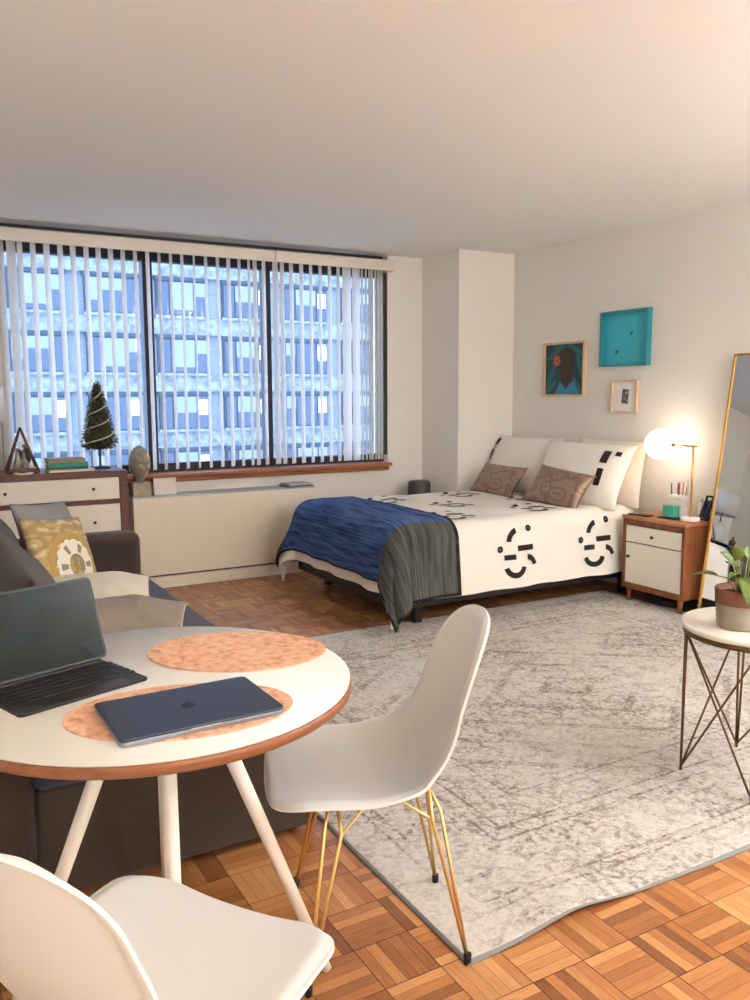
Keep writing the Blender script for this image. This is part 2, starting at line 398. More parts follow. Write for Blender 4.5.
def blind(label, x0, x1, slats, xend):
    t = thing('vertical_blind', label, 'window blind', (x0, 5.9, 0), 0)
    v = B(); v.box(0, x1 - x0, -.062, -.050, 2.308, 2.392); v.box(0, x1 - x0, -.062, .02, 2.384, 2.392)
    if xend: v.box(x1 - x0 - .008, x1 - x0, -.062, .02, 2.308, 2.392)
    v.build('valance', mat('cream_valance', (238, 228, 212), .5), t, bevel=.003)
    B().box(.02, x1 - x0 - .02, -.02, .02, 2.34, 2.384).build('head_rail', TRIM, t)
    base = None
    for (x, a) in slats:
        if base is None:
            base = slat_mesh().build('slat', SLAT, t); o = base
        else:
            o = base.copy(); COL.objects.link(o)
        o.location = (x - x0, 0, 0); o.rotation_euler = (0, 0, -R(a))
    return t
blind('wide cream vertical blind over the left two window panes, behind the little tree', .50, 2.500, LB, False)
blind('narrow cream vertical blind at the right window end, slats bunched beside the wall', 2.506, 3.525, RB, True)

# ---------------------------------------------------------- building across the street
bd = thing('apartment_building', 'pale brick apartment building seen across the street through the window', 'building', (0, 43, 0))
FZ = [1.34 - 3.0 + 2.9 * k for k in range(-3, 6)]   # window-head heights step by one storey
bw = B(); bw.box(-2, 40, .35, 6, -12, 20)
bw.build('wall', BRICK, bd)
gl = mat('dim_facade_glass', (84, 94, 108), .25, spec=.6); blindm = mat('facade_window_shade', (160, 164, 168), .7); framem = mat('facade_window_frame', (66, 74, 86), .6)
warm = mat('lit_facade_window', (255, 236, 200), .6, emit=(255, 232, 190), estr=1.3)
units = [4.9, 8.4, 11.9, 15.4, 18.9, 22.4, 25.9, 29.4]
pro = {}
rnd = random.Random(3)
def facade_window(kind):
    f = B(); f.box(0, 2.6, .1, .34, 0, 1.75, 0); f.box(-.06, 2.66, .02, .34, 1.75, 1.95, 0); f.box(-.06, 2.66, -.06, .34, -.14, 0, 1)
    o = f.build('window', [framem, STONE], bd)
    p = B()
    for a, b_ in ((.07, .62), (.70, 1.90), (1.98, 2.53)): p.box(a, b_, .06, .10, .06, 1.68, 0)
    p.build('pane', gl, o)
    for a, b_, z0 in (((.07, .62, 1.0), (1.98, 2.53, .9)), ((.70, 1.90, .85),), ((.07, .62, .6), (.70, 1.90, 1.1)), ((.70, 1.90, .3), (1.98, 2.53, 1.0)))[kind]:
        B().box(a, b_, .045, .06, z0, 1.68).build('window_shade', blindm, o)
    return o
protos = [facade_window(k) for k in range(4)]
first = [True] * 4; lit = {(0, 2), (0, 3), (6, 3), (1, 2)}
for ui, ux in enumerate(units):
    for zi in range(2, 6):
        k = rnd.randrange(4)
        z = 1.34 + 2.9 * (zi - 3) - 1.75
        o = protos[k] if first[k] else dup(protos[k], bd)
        first[k] = False; o.location = (ux, 0, z)
        if (ui, zi) in lit:
            B().box(2.02, 2.5, .03, .043, .75, 1.5).build('lit_pane', warm, o)
for zi in range(1, 7):
    z = 1.34 + 2.9 * (zi - 3) - 1.75
    sp = B()
    sp.box(-2, 40, .12, .36, z - .95, z - .14)
    sp.build('spandrel', STONE, bd)
struct(B().box(-20, 60, 7.5, 60, -12.3, -12.05).build('street', mat('asphalt', (120, 122, 126), .9)))

# ---------------------------------------------------------- convector cover under the window
rc = thing('radiator_cover', 'cream metal radiator cover under the window', 'radiator', (1.37, 5.72, 0))
B().box(0, 1.37, 0, .195, .095, .640).build('cover_panel', PIPE, rc, bevel=.004)
B().box(0, 1.37, .01, .195, .640, .652).build('top_grille', mat('pale_blue_grey_metal', (176, 182, 192), .35, .3), rc, bevel=.002)
B().box(.03, 1.37, .03, .195, .082, .095).build('shadow_gap', BLACKM, rc)
B().box(.0, 1.37, .008, .195, .0, .082).build('kick_plate', PIPE, rc, bevel=.003)

# ================================================================== RUG
def rug_z(x, y):
    z = .005
    z += .024 * math.exp(-((x - 1.44) / .15) ** 2) * math.exp(-((y - 1.48) / .16) ** 2)
    return z
RX0, RX1, RY0, RY1 = 1.09, 4.15, 1.48, 4.12
rg = B(); NX, NY = 150, 110
def rug_pt(i, j, dz=0):
    x = RX0 + (RX1 - RX0) * i; y = RY0 + (RY1 - RY0) * j
    return Vector((x, y + .006 * math.sin(x * 5.1) * (1 - j), rug_z(x, y) + dz))
rg.grid(lambda i, j: rug_pt(i, j), NX, NY)
ro = rg.build('area_rug', RUGM, solid=.0045, offset=-1)
tag(ro, 'large cream and grey distressed area rug on the parquet floor beside the bed', 'rug')

# ================================================================== BED
BX0, BX1, BY0, BY1, BZ = 2.378, 4.34, 3.95, 5.34, .60
bed = thing('bed', 'full size bed with low black frame and white mattress against the right wall', 'bed', (0, 0, 0))
bf = B(); bf.box(BX0 + .03, BX1, BY0 + .02, BY0 + .07, .12, .24); bf.box(BX0 + .03, BX1, BY1 - .07, BY1 - .02, .12, .24)
bf.box(BX0 + .03, BX0 + .08, BY0 + .02, BY1 - .02, .12, .24); bf.box(BX1 - .05, BX1, BY0 + .02, BY1 - .02, .12, .24); bf.box(BX0 + .08, BX1 - .05, BY0 + .07, BY1 - .07, .20, .23)
bf.build('bed_frame', BLACKM, bed, bevel=.006)
for x, y in ((BX0 + .22, BY0 + .12), (BX1 - .1, BY0 + .08), (BX0 + .22, BY1 - .12), (BX1 - .1, BY1 - .08), (3.35, 4.64)):
    B().box(x - .025, x + .025, y - .025, y + .025, .006, .20).build('leg', BLACKM, bed, bevel=.004)
B().box(BX0 + .06, BX1 - .01, BY0 + .04, BY1 - .04, .24, .555).build('mattress', mat('mattress_ticking', (228, 222, 214), .9), bed, bevel=.06, seg=4)

def smooth(t): t = max(0, min(1, t)); return t * t * (3 - 2 * t)
def drape(u, v, lift=0.0, r=.11, flare=.10, fold=.020, seed=0.0, zfloor=.012, corner_k=.90):
    """cloth laid over the bed top; u along the bed from the foot, v across it"""
    ix0, ix1, iy0, iy1 = BX0 + r, 99, BY0 + r, BY1 - r
    if v < BY0 and u < BX0:
        u, v = BX0 + (u - BX0) * corner_k, BY0 + (v - BY0) * corner_k
    cx = max(ix0, min(ix1, u)); cy = max(iy0, min(iy1, v))
    dx, dy = u - cx, v - cy; d = math.hypot(dx, dy)
    puff = .010 * noise.noise(Vector((u * 3.1, v * 3.3, seed))) + .004 * noise.noise(Vector((u * 9, v * 9, seed + 3)))
    top = BZ + lift
    if d < 1e-6:
        return Vector((u, v, top + puff)), 0.0
    ux, uy = dx / d, dy / d
    rr = r + lift
    q = d
    if q < rr * PI / 2:
        a = q / rr; ho = rr * math.sin(a); dr = rr * (1 - math.cos(a))
    else:
        e = q - rr * PI / 2; ho = rr + e * flare; dr = rr + e * math.sqrt(1 - flare * flare)
    corner = abs(ux) * abs(uy) * 2
    par = (v if abs(ux) > abs(uy) else u) * 1.0 + math.atan2(uy, ux) * .35
    fa = fold * smooth(dr / .45) * (1 + .8 * corner)
    ho += fa * (math.sin(par * 17 + seed) * .6 + .7 * noise.noise(Vector((par * 6.0, seed, dr * .8))))
    ho += corner * .10 * smooth(dr / .5)
    z = top - dr + puff * (1 - smooth(dr / .2))
    if z < zfloor:
        ho += (zfloor - z) * .5; z = zfloor + .002 * (1 + math.sin(par * 40))
    return Vector((cx + ux * ho, cy + uy * ho, z)), dr
U0, U1, V0, V1 = BX0 - .345, 4.27, BY0 - .385, BY1 + .36
# duvet: a grid plus printed motifs laid just on its surface
du = B()
du.grid(lambda i, j: drape(U0 + (U1 - U0) * i, V0 + (V1 - V0) * j, 0)[0], 120, 120)
def printed(poly_uv):
    pass
def patch(u, v):
    p, _ = drape(u, v); e = .004
    a = drape(u + e, v)[0] - p; b_ = drape(u, v + e)[0] - p
    n = a.cross(b_)
    n = n.normalized() if n.length > 1e-9 else Vector((0, 0, 1))
    return p + n * .0035
def motif(cu, cv):
    def ok(u, v): return U0 + .01 < u < U1 - .01 and V0 + .01 < v < V1 - .01
    def strip(fn, n, m=2):
        pts = [fn(i / n, j / m) for i in range(n + 1) for j in range(m + 1)]
        if not all(ok(*p) for p in pts): return
        du.grid(lambda i, j: patch(*fn(i, j)), n, m, 1)
    def rect(dx, dy, L, hh): strip(lambda i, j: (cu + dx + (i - .5) * L, cv + dy + (j - .5) * hh), 6)
    def arc(dx, dy, rad, a0, a1, wd): strip(lambda i, j: (cu + dx + (rad + (j - .5) * wd) * math.cos(R(a0 + (a1 - a0) * i)), cv + dy + (rad + (j - .5) * wd) * math.sin(R(a0 + (a1 - a0) * i))), 12)
    def dot(dx, dy, rad): strip(lambda i, j: (cu + dx + (.003 + (rad - .003) * j) * math.cos(2 * PI * i), cv + dy + (.003 + (rad - .003) * j) * math.sin(2 * PI * i)), 16, 1)
    dot(.115, .13, .021); dot(-.105, .015, .021)
    arc(.035, .05, .075, 175, 105, .034); rect(.085, .012, .125, .034); rect(-.035, -.038, .085, .032)
    arc(.09, -.115, .070, 85, 15, .034); arc(.0, -.085, .066, 195, 345, .034)
for r_, (vv, uo) in enumerate(((3.79, 3.22), (4.22, 2.90), (4.64, 3.20), (5.06, 2.92), (5.46, 3.22))):
    for k in range(-2, 4):
        uu = uo + .65 * k
        if 2.65 < uu < 4.1: motif(uu, vv)
tag(du.build('duvet', [COVER, INK]), 'white duvet with black abstract dashes and dots spread over the bed', 'bedding')
# throw quilt over the foot of the bed
def quilt_mat(name, ca, cb, along_u):
    g = NT(name); sep = g.n('ShaderNodeSeparateXYZ'); g.l(g.coords('UV'), sep.inputs[0])
    c = sep.outputs[0] if along_u else sep.outputs[1]; o_ = sep.outputs[1] if along_u else sep.outputs[0]
    cm = g.n('ShaderNodeCombineXYZ'); g.l(g.math('MULTIPLY', c, 46), cm.inputs[0]); g.l(g.math('MULTIPLY', o_, 3), cm.inputs[1])
    n = g.noise(cm.outputs[0], 1.0, 3, .6)
    rib = g.math('ABSOLUTE', g.math('SINE', g.math('MULTIPLY', c, 150)))
    g.color(g.ramp(n, [(.35, ca), (.65, cb)])); g.rough(.95); g.b.inputs['Specular IOR Level'].default_value = .1
    g.bump(rib, .5, .006); return g.m
QB = quilt_mat('blue_quilt_centre', (42, 60, 102), (88, 116, 168), True)
QG = quilt_mat('charcoal_quilt_border', (58, 60, 58), (98, 98, 92), True)
QG2 = quilt_mat('charcoal_quilt_piping', (34, 35, 38), (52, 53, 55), False)
QU0, QU1, QV0, QV1 = BX0 - .30, 2.80, BY0 - .40, BY1 + .36
def qp(i, j): return QU0 + (QU1 - QU0) * i, QV0 + (QV1 - QV0) * j
def qm(i, j):
    u, v = qp(i, j)
    if u > QU1 - .02 or u < QU0 + .015 or v < QV0 + .012: return 2
    if v < BY0 + .05 or v > BY1 + .02: return 1
    return 0
qu = B()
qu.grid(lambda i, j: drape(*qp(i, j), lift=.014, fold=.020, seed=0.0, zfloor=.03, corner_k=1.0)[0], 60, 120, uvfn=lambda i, j: qp(i, j), mifn=qm)
tag(qu.build('throw_quilt', [QB, QG, QG2], solid=.010, offset=1), 'navy blue throw quilt with charcoal border hanging over the foot of the bed', 'blanket')

# pillows
def pillow_b(w_, h_, t_, seed=0, pinch=.10, mi=0, wr=.006, mifn=None, n=36):
    b = B()
    def f(sgn):
        def g(i, j):
            u, v = 2 * i - 1, 2 * j - 1
            x = w_ / 2 * u * (1 - pinch * (1 - v * v) * abs(u) ** 3 * .0 - pinch * (v * v) * (abs(u) ** 2) * -.25) * (1 - pinch * .5 * (1 - v * v))
            y = h_ / 2 * v * (1 - pinch * .5 * (1 - u * u))
            k = max(0, (1 - abs(u) ** 2.4) * (1 - abs(v) ** 2.4))
            z = sgn * t_ / 2 * k ** .55
            wv = noise.noise(Vector((x * 7, y * 7, seed))) + .5 * noise.noise(Vector((x * 16, y * 12, seed + 5)))
            z += wr * wv * min(1, k * 3)
            return Vector((x, y, z))
        return g
    b.grid(f(1), n, n, mi, mifn=mifn, uvfn=lambda i, j: (i, j)); b.grid(f(-1), n, n, mi, uvfn=lambda i, j: (i, j))
    bmesh.ops.remove_doubles(b.bm, verts=b.bm.verts[:], dist=1e-5)
    return b
def lean(c, ax_w, ax_h):
    """matrix with local x along ax_w, local y along ax_h"""
    x = Vector(ax_w).normalized(); y = Vector(ax_h); y = (y - x * y.dot(x)).normalized(); z = x.cross(y)
    m = Matrix((x, y, z)).transposed().to_4x4(); m.translation = c; return m
def pillow_marks(b, items, w_, h_, t_):
    for (x0, x1, y0, y1) in items:
        def fn(i, j):
            x = x0 + (x1 - x0) * i; y = y0 + (y1 - y0) * j; u, v = 2 * x / w_, 2 * y / h_
            k = max(0, (1 - abs(u) ** 2.4) * (1 - abs(v) ** 2.4))
            wv = noise.noise(Vector((x * 7, y * 7, 2))) + .5 * noise.noise(Vector((x * 16, y * 12, 7)))
            return Vector((x, y, t_ / 2 * k ** .55 + .006 * wv * min(1, k * 3) + .003))
        b.grid(fn, 8, 4, 1)
# local x runs towards -Y (to the right in the photo), local y upward, local z towards the room
pa = pillow_b(.74, .47, .19, 2); pillow_marks(pa, [(-.32, -.27, .13, .19), (-.335, -.29, .0, .09)], .74, .47, .19)
tag(pa.build('bed_pillow', [COVER, INK], M=lean((4.17, 5.05, .80), (.02, -1, 0), (.42, 0, .9))), 'white sleeping pillow nearest the corner column, behind the left bronze cushion', 'pillow')
pb = pillow_b(.76, .48, .20, 2); pillow_marks(pb, [(.20, .255, .06, .155), (.205, .25, -.10, .02), (.285, .325, .125, .16)], .76, .48, .20)
tag(pb.build('bed_pillow', [COVER, INK], M=lean((4.085, 4.30, .79), (.10, -1, 0), (.48, 0, .9))), 'white sleeping pillow with black dashes behind the right bronze cushion', 'pillow')
pc = pillow_b(.62, .46, .15, 4)
tag(pc.build('bed_pillow', [mat('cream_cotton', (236, 222, 206), .85)], M=lean((4.27, 4.22, .80), (.0, -1, 0), (.16, 0, 1))), 'plain cream sleeping pillow mostly hidden behind the dash-printed one, nearest the lamp', 'pillow')
def bronze_mat():
    g = NT('bronze_brocade'); co = g.coords('UV'); mp = g.mapping(co, scale=(3.0, 2, 1))
    vo = g.n('ShaderNodeTexVoronoi', feature='SMOOTH_F1'); vo.inputs['Scale'].default_value = 1.6; g.l(mp, vo.inputs['Vector'])
    n = g.noise(co, 30, 3, .6)
    f = g.math('GREATER_THAN', g.math('FRACT', g.math('MULTIPLY', vo.outputs['Distance'], 3)), .5)
    c = g.mix(f, (122, 98, 90), (150, 122, 106)); g.color(g.mix(g.math('MULTIPLY', n, .3), c, (176, 146, 116))); g.rough(.42); g.b.inputs['Metallic'].default_value = .25
    return g.m
BRZ = bronze_mat()
tag(pillow_b(.46, .27, .13, 6, .14).build('cushion', BRZ, M=lean((3.90, 4.98, .700), (.06, -1, -.02), (.62, .05, .8))), 'bronze brocade lumbar cushion on the left half of the bed, by the column', 'cushion', 'bronze cushions on the bed')
tag(pillow_b(.47, .29, .14, 9, .14).build('cushion', BRZ, M=lean((3.86, 4.27, .710), (.10, -1, -.10), (.60, -.05, .8))), 'bronze brocade lumbar cushion on the right half of the bed, towards the lamp', 'cushion', 'bronze cushions on the bed')

# dark bin in the corner behind the bed
bn = B(); prof = [(.0, .0), (.075, .0), (.085, .02), (.092, .30), (.094, .60), (.09, .635), (.075, .645), (0, .645)]
bn.lathe(prof, 28)
tag(bn.build('waste_bin', mat('dark_grey_plastic', (64, 62, 60), .5), loc=(3.665, 5.70, 0)), 'dark grey round-topped bin in the corner between bed and window wall', 'bin')

# ================================================================== NIGHTSTAND AND WHAT STANDS ON IT
ns = thing('nightstand', 'walnut nightstand with white drawer and door beside the bed', 'nightstand', (4.05, 3.37, 0))
NW, ND, NZ0, NZ1 = .49, .30, .09, .565
def ns_box(): return B()
b = B(); b.box(0, ND, 0, .022, NZ0, NZ1 - .022); b.box(0, ND, NW - .022, NW, NZ0, NZ1 - .022)
b.box(0, ND, .022, NW - .022, NZ0, NZ0 + .035); b.box(ND - .012, ND, .022, NW - .022, NZ0 + .035, NZ1 - .022); b.box(.012, ND, .022, NW - .022, NZ1 - .06, NZ1 - .022)
b.build('body', WALNUTZ, ns, bevel=.003)
B().box(-.008, ND + .004, -.006, NW + .006, NZ1 - .022, NZ1).build('top', WALNUTT, ns, bevel=.004)
d_ = B(); d_.box(.004, .022, .024, NW - .024, .395, .500); d1 = d_.build('drawer', DRAWW, ns, bevel=.003)
d_ = B(); d_.box(.004, .022, .024, NW - .024, NZ0 + .038, .389); d2 = d_.build('door', DRAWW, ns, bevel=.003)
def knob(x, y, z, ax, parent, r=.011):
    kb = B(); p = Vector((x, y, z)); a = Vector(ax); kb.tube([p, p + a * .012], r * .5, 12); kb.tube([p + a * .010, p + a * .016, p + a * .020], [r * .8, r, r * .7], 16)
    kb.build('knob', mat('dark_knob', (40, 30, 26), .4), parent)
knob(.004, NW / 2, .447, (-1, 0, 0), d1); knob(.004, NW - .055, .30, (-1, 0, 0), d2)
for x, y in ((.03, .04), (.03, NW - .04), (ND - .03, .04), (ND - .03, NW - .04)):
    B().tube([(x, y, NZ0 + .01), (x, y, .006)], [.019, .012], 14).build('leg', WALNUTZ, ns)
# bag below
bgm = B(); bgm.sphere((0, 0, .045), .045, 24, 12, sx=2.9, sy=4.2)
tag(bgm.build('floor_bag', mat('black_canvas', (22, 22, 24), .9), loc=(4.22, 3.60, .0)), 'black soft bag on the floor under the nightstand', 'bag')

TZ = NZ1
lp = thing('table_lamp', 'brass table lamp with glowing white globe on the nightstand', 'lamp', (4.17, 3.435, TZ))
B().lathe([(0, 0), (.053, 0), (.057, .004), (.057, .020), (.052, .025), (0, .025)], 32).build('base', mat('white_marble', (238, 232, 226), .3, noise_amt=.06), lp)
pol = B(); pol.tube([(0, 0, .024), (0, 0, .462)], .0065, 12); pol.build('pole', GOLD, lp)
ar = B(); ar.tube([(0, -.025, .456), (0, .162, .456)], .0055, 12); ar.tube([(0, .147, .456), (0, .168, .456)], .014, 14); ar.build('arm', GOLD, lp)
gb = B(); gb.sphere((0, .254, .456), .094, 36, 20)
gb.build('globe_shade', mat('glowing_opal_globe', (255, 250, 240), .4, emit=(255, 238, 216), estr=LAMP_E), lp)
cb = B(); cb.tube([(4.25, 3.405, TZ + .006), (4.275, 3.375, TZ + .006), (4.285, 3.352, TZ - .005), (4.29, 3.345, TZ - .08), (4.30, 3.345, TZ - .3), (4.31, 3.35, .01)], .0035, 8)
tag(cb.build('lamp_cord', mat('white_cord', (240, 236, 228), .5)), 'white lamp cord hanging off the right side of the nightstand', 'cord')

po = thing('pencil_organizer', 'white tiered pen organizer at the back of the nightstand', 'organizer', (4.27, 3.62, TZ))
pbx = B()
for k in range(4):
    zz = k * .034; ww = .060 - k * .002
    pbx.box(-.032, .032, -ww, ww, zz, zz + .029); pbx.box(-.027, .027, -ww + .005, ww - .005, zz + .029, zz + .034)
pbx.build('tiers', mat('white_plastic', (240, 236, 230), .5), po, bevel=.003)
pens = [((206, 64, 84), -.02, .05, 'red-capped'), ((40, 38, 44), .012, .04, 'black'), ((214, 138, 96), -.035, .05, 'orange'), ((118, 84, 52), -.048, .03, 'brown wooden'), ((60, 110, 84), .042, .04, 'green'), ((224, 216, 204), -.053, .07, 'white')]
for (c, y, hh, nm) in pens:
    p = B(); x = .016 * math.sin(y * 90); p.tube([(x, y, 0), (x + .002, y * 1.12, hh + .022)], .0042, 8); p.tube([(x + .002, y * 1.12, hh + .022), (x + .003, y * 1.15, hh + .036)], [.0042, .0015], 8)
    tag(p.build('pen', mat('pen_' + nm.replace('-', '_').replace(' ', '_'), c, .4), loc=(4.27, 3.62, TZ + .1365)), nm + ' pen standing in the white organizer on the nightstand', 'pen', 'pens in the organizer')
gx = B(); gx.box(-.028, .028, -.042, .042, .011, .083)
tag(gx.build('small_box', mat('mint_green_card', (64, 178, 148), .5), loc=(4.16, 3.575, TZ), bevel=.004), 'mint green box on a black phone on the nightstand', 'box')
def phone(loc, rz, label):
    t = thing('phone', label, 'phone', loc, rz)
    B().box(-.036, .036, -.072, .072, 0, .009).build('case', BLACKM, t, bevel=.004); B().box(-.033, .033, -.069, .069, .009, .0098).build('screen', mat('phone_glass', (16, 17, 20), .1), t)
phone((4.155, 3.575, TZ), R(4), 'black phone under the mint green box on the nightstand')
phone((4.10, 3.765, TZ), R(8), 'black phone lying alone at the bed side of the nightstand')
bt = thing('lotion_bottle', 'white lotion bottle behind the lamp pole on the nightstand', 'bottle', (4.30, 3.46, TZ))
B().lathe([(0, 0), (.021, 0), (.022, .004), (.022, .085), (.012, .10), (.009, .105), (0, .105)], 20).build('bottle_body', mat('white_bottle', (240, 238, 234), .35), bt)
B().lathe([(0, .105), (.010, .105), (.010, .128), (0, .13)], 16).build('cap', mat('grey_cap', (198, 198, 200), .4), bt)
st = thing('tablet_stand', 'black angled tablet stand with blue tablet at the mirror end of the nightstand', 'tablet stand', (4.292, 3.405, TZ))
sb = B()
Mst = lambda y: Matrix.Translation((0, y, 0))
for y in (-.022, .022):
    sb.tube([(-.05, y, .010), (.015, y, .145)], .007, 8); sb.tube([(-.05, y, .007), (.04, y, .007)], .006, 8); sb.tube([(.04, y, .007), (-.005, y, .11)], .006, 8)
sb.tube([(.015, -.022, .145), (.015, .022, .145)], .006, 8)
sb.build('stand_frame', BLACKM, st)
tb = B(); tb.box(-.002, .006, -.022, .022, .0, .11, M=Matrix.Translation((-.028, 0, .02)) @ Matrix.Rotation(R(24), 4, 'Y')); tb.build('tablet', mat('blue_tablet', (60, 78, 140), .3), st)
pcard = B(); pcard.box(0, .004, -.045, .035, 0, .165, M=Matrix.Rotation(R(8), 4, 'Y')); pcard.box(-.0012, .0, -.02, .01, .11, .135, 1, M=Matrix.Rotation(R(8), 4, 'Y')); pcard.box(-.0012, .0, .0, .022, .055, .075, 2, M=Matrix.Rotation(R(8), 4, 'Y'))
tag(pcard.build('greeting_card', [mat('cream_card', (240, 230, 208), .7), mat('card_sage', (170, 172, 140), .7), mat('card_mustard', (190, 160, 50), .7)], loc=(4.332, 3.415, TZ)), 'cream card with green and mustard print leaning on the wall behind the tablet stand', 'card')

# ================================================================== PICTURES ON THE RIGHT WALL
def frame_pic(name, label, y0, y1, z0, z1, depth, bw_, fm, art, art_mats):
    t = thing(name, label, 'picture', (XR, (y0 + y1) / 2, (z0 + z1) / 2))
    W, Hh = (y1 - y0) / 2, (z1 - z0) / 2
    f = B(); f.box(-depth, 0, -W, -W + bw_, -Hh, Hh); f.box(-depth, 0, W - bw_, W, -Hh, Hh); f.box(-depth, 0, -W + bw_, W - bw_, -Hh, -Hh + bw_); f.box(-depth, 0, -W + bw_, W - bw_, Hh - bw_, Hh)
    f.build('frame', fm, t, bevel=.002)
    a = B(); art(a, W - bw_, Hh - bw_); a.build('artwork', art_mats, t)
    return t
def flat(b_, poly, x, mi, th=.0006):
    """polygon given as (right, up) fractions seen from the room, laid on the picture plane"""
    pts = [Vector((x, -px, pz)) for px, pz in poly]
    A = [b_.bm.verts.new(p) for p in pts]; C = [b_.bm.verts.new(p - Vector((th, 0, 0))) for p in pts]
    b_.face(A, mi); b_.face(C[::-1], mi)
    for k in range(len(A)): b_.face([A[k], A[(k + 1) % len(A)], C[(k + 1) % len(A)], C[k]], mi)
def ell(cx, cy, rx, ry, n=24, rot=0): return [(cx + rx * math.cos(2 * PI * k / n) * math.cos(rot) - ry * math.sin(2 * PI * k / n) * math.sin(rot), cy + rx * math.cos(2 * PI * k / n) * math.sin(rot) + ry * math.sin(2 * PI * k / n) * math.cos(rot)) for k in range(n)]
TEAL = mat('teal_paint', (62, 184, 200), .5); TEALF = mat('teal_frame', (46, 146, 158), .45)
def art_teal(b_, W, Hh):
    b_.box(-.008, 0, -W, W, -Hh, Hh, 0)
    for px, pz in ((.045, .03), (-.085, -.09)):
        flat(b_, ell(px, pz, .014, .008, 16, .7), -.008, 1); flat(b_, ell(px + .010, pz + .012, .006, .004, 12, .7), -.008, 2); flat(b_, ell(px - .008, pz + .006, .008, .003, 12, 2.2), -.0081, 2)
frame_pic('wall_picture', 'square teal shadow-box picture with two small insects, highest on the right wall', 3.968, 4.402, 1.524, 1.899, .042, .022, TEALF, art_teal, [TEAL, mat('insect_dark', (20, 50, 60), .6), mat('insect_wing', (70, 96, 80), .6)])
def art_port(b_, W, Hh):
    b_.box(-.008, 0, -W, W, -Hh, Hh, 0); x = -.008
    for cx_, cy_, rx, ry, ro_, mi in ((-.15, -.05, .10, .022, 1.1, 1), (-.11, .12, .09, .02, .5, 1), (.16, .02, .12, .024, 1.9, 1), (.13, -.12, .10, .022, 2.3, 1), (-.16, -.14, .09, .02, .7, 1), (.12, .14, .10, .02, 2.6, 1), (-.02, .16, .10, .02, 3.0, 1)):
        flat(b_, [(max(-W + .002, min(W - .002, p)), max(-Hh + .002, min(Hh - .002, q))) for p, q in ell(cx_, cy_, rx, ry, 20, ro_)], x, mi, .0004)
    flat(b_, ell(.02, .05, .085, .115, 28), x - .0005, 2); flat(b_, ell(.025, -.035, .06, .075, 24), x - .0011, 2)
    flat(b_, [(-.03, -.05), (.085, -.05), (.10, -.16), (-.06, -.16)], x - .0005, 2)
    flat(b_, [(-.10, -Hh + .003), (-.045, -.09), (.015, -.145), (.095, -.08), (.16, -Hh + .003)], x - .0016, 3)
    for k in range(7):
        a_ = 2 * PI * k / 7; flat(b_, ell(-.085 + .022 * math.cos(a_), .065 + .022 * math.sin(a_), .022, .011, 12, a_), x - .0018, 4)
    flat(b_, ell(-.085, .065, .010, .010, 12), x - .0026, 5)
frame_pic('wall_picture', 'oak framed portrait of a dark-haired figure with orange flower among teal leaves', 4.562, 5.010, 1.318, 1.720, .03, .016, FRAMEW, art_port,
          [mat('art_deep_teal', (18, 66, 72), .5), mat('art_leaf_teal', (36, 108, 110), .5), mat('art_dark_brown', (58, 34, 28), .5), mat('art_sky_blue', (58, 140, 170), .5), mat('art_orange', (200, 100, 50), .5), mat('art_red', (140, 50, 40), .5)])
def art_white(b_, W, Hh):
    b_.box(-.008, 0, -W, W, -Hh, Hh, 0); x = -.008
    flat(b_, [(-.032, -.045), (.028, -.052), (.036, .045), (-.022, .052)], x, 1)
    rr = random.Random(5)
    for k in range(14):
        px = rr.uniform(-.022, .026); pz = rr.uniform(-.04, .04); flat(b_, ell(px, pz, rr.uniform(.004, .009), rr.uniform(.002, .004), 10, rr.uniform(0, 3)), x - .0006, 2 if k % 2 else 3, .0004)
frame_pic('wall_picture', 'small oak framed white print with a tiny grey sketch, lowest on the right wall', 4.060, 4.300, 1.205, 1.433, .026, .012, FRAMEW, art_white,
          [mat('art_white_paper', (238, 234, 228), .6), mat('art_grey_sketch', (104, 98, 100), .6), mat('art_black', (30, 28, 30), .6), mat('art_pale', (214, 208, 206), .6)])

# ================================================================== LEANING MIRROR
mt, mr = R(9.0), R(2.6); MH, MW = 1.56, .56
nrm = Vector((-math.cos(mt) * math.cos(mr), -math.cos(mt) * math.sin(mr), math.sin(mt)))
xax = Vector((math.sin(mr), -math.cos(mr), 0)); yax = nrm.cross(xax); yax = yax if yax.z > 0 else -yax
TL = Vector((4.335, 3.300, 1.567))     # top-left corner, resting on the wall
om = TL + xax * (MW / 2) - yax * MH
Mm = Matrix((xax, yax, xax.cross(yax))).transposed().to_4x4(); Mm.translation = om
mo = bpy.data.objects.new('floor_mirror', None); COL.objects.link(mo); mo.matrix_world = Mm
tag(mo, 'tall gold-framed mirror leaning on the right wall beside the nightstand', 'mirror')
fb = B(); t_ = .014
fb.box(-MW / 2, -MW / 2 + t_, 0, MH, -.012, .012); fb.box(MW / 2 - t_, MW / 2, 0, MH, -.012, .012); fb.box(-MW / 2 + t_, MW / 2 - t_, 0, t_, -.012, .012); fb.box(-MW / 2 + t_, MW / 2 - t_, MH - t_, MH, -.012, .012)
fb.build('frame', GOLD, mo, bevel=.003)
B().box(-MW / 2 + t_, MW / 2 - t_, t_, MH - t_, -.008, .004).build('mirror_glass', mat('silvered_glass', (226, 230, 234), .01, 1.0), mo)

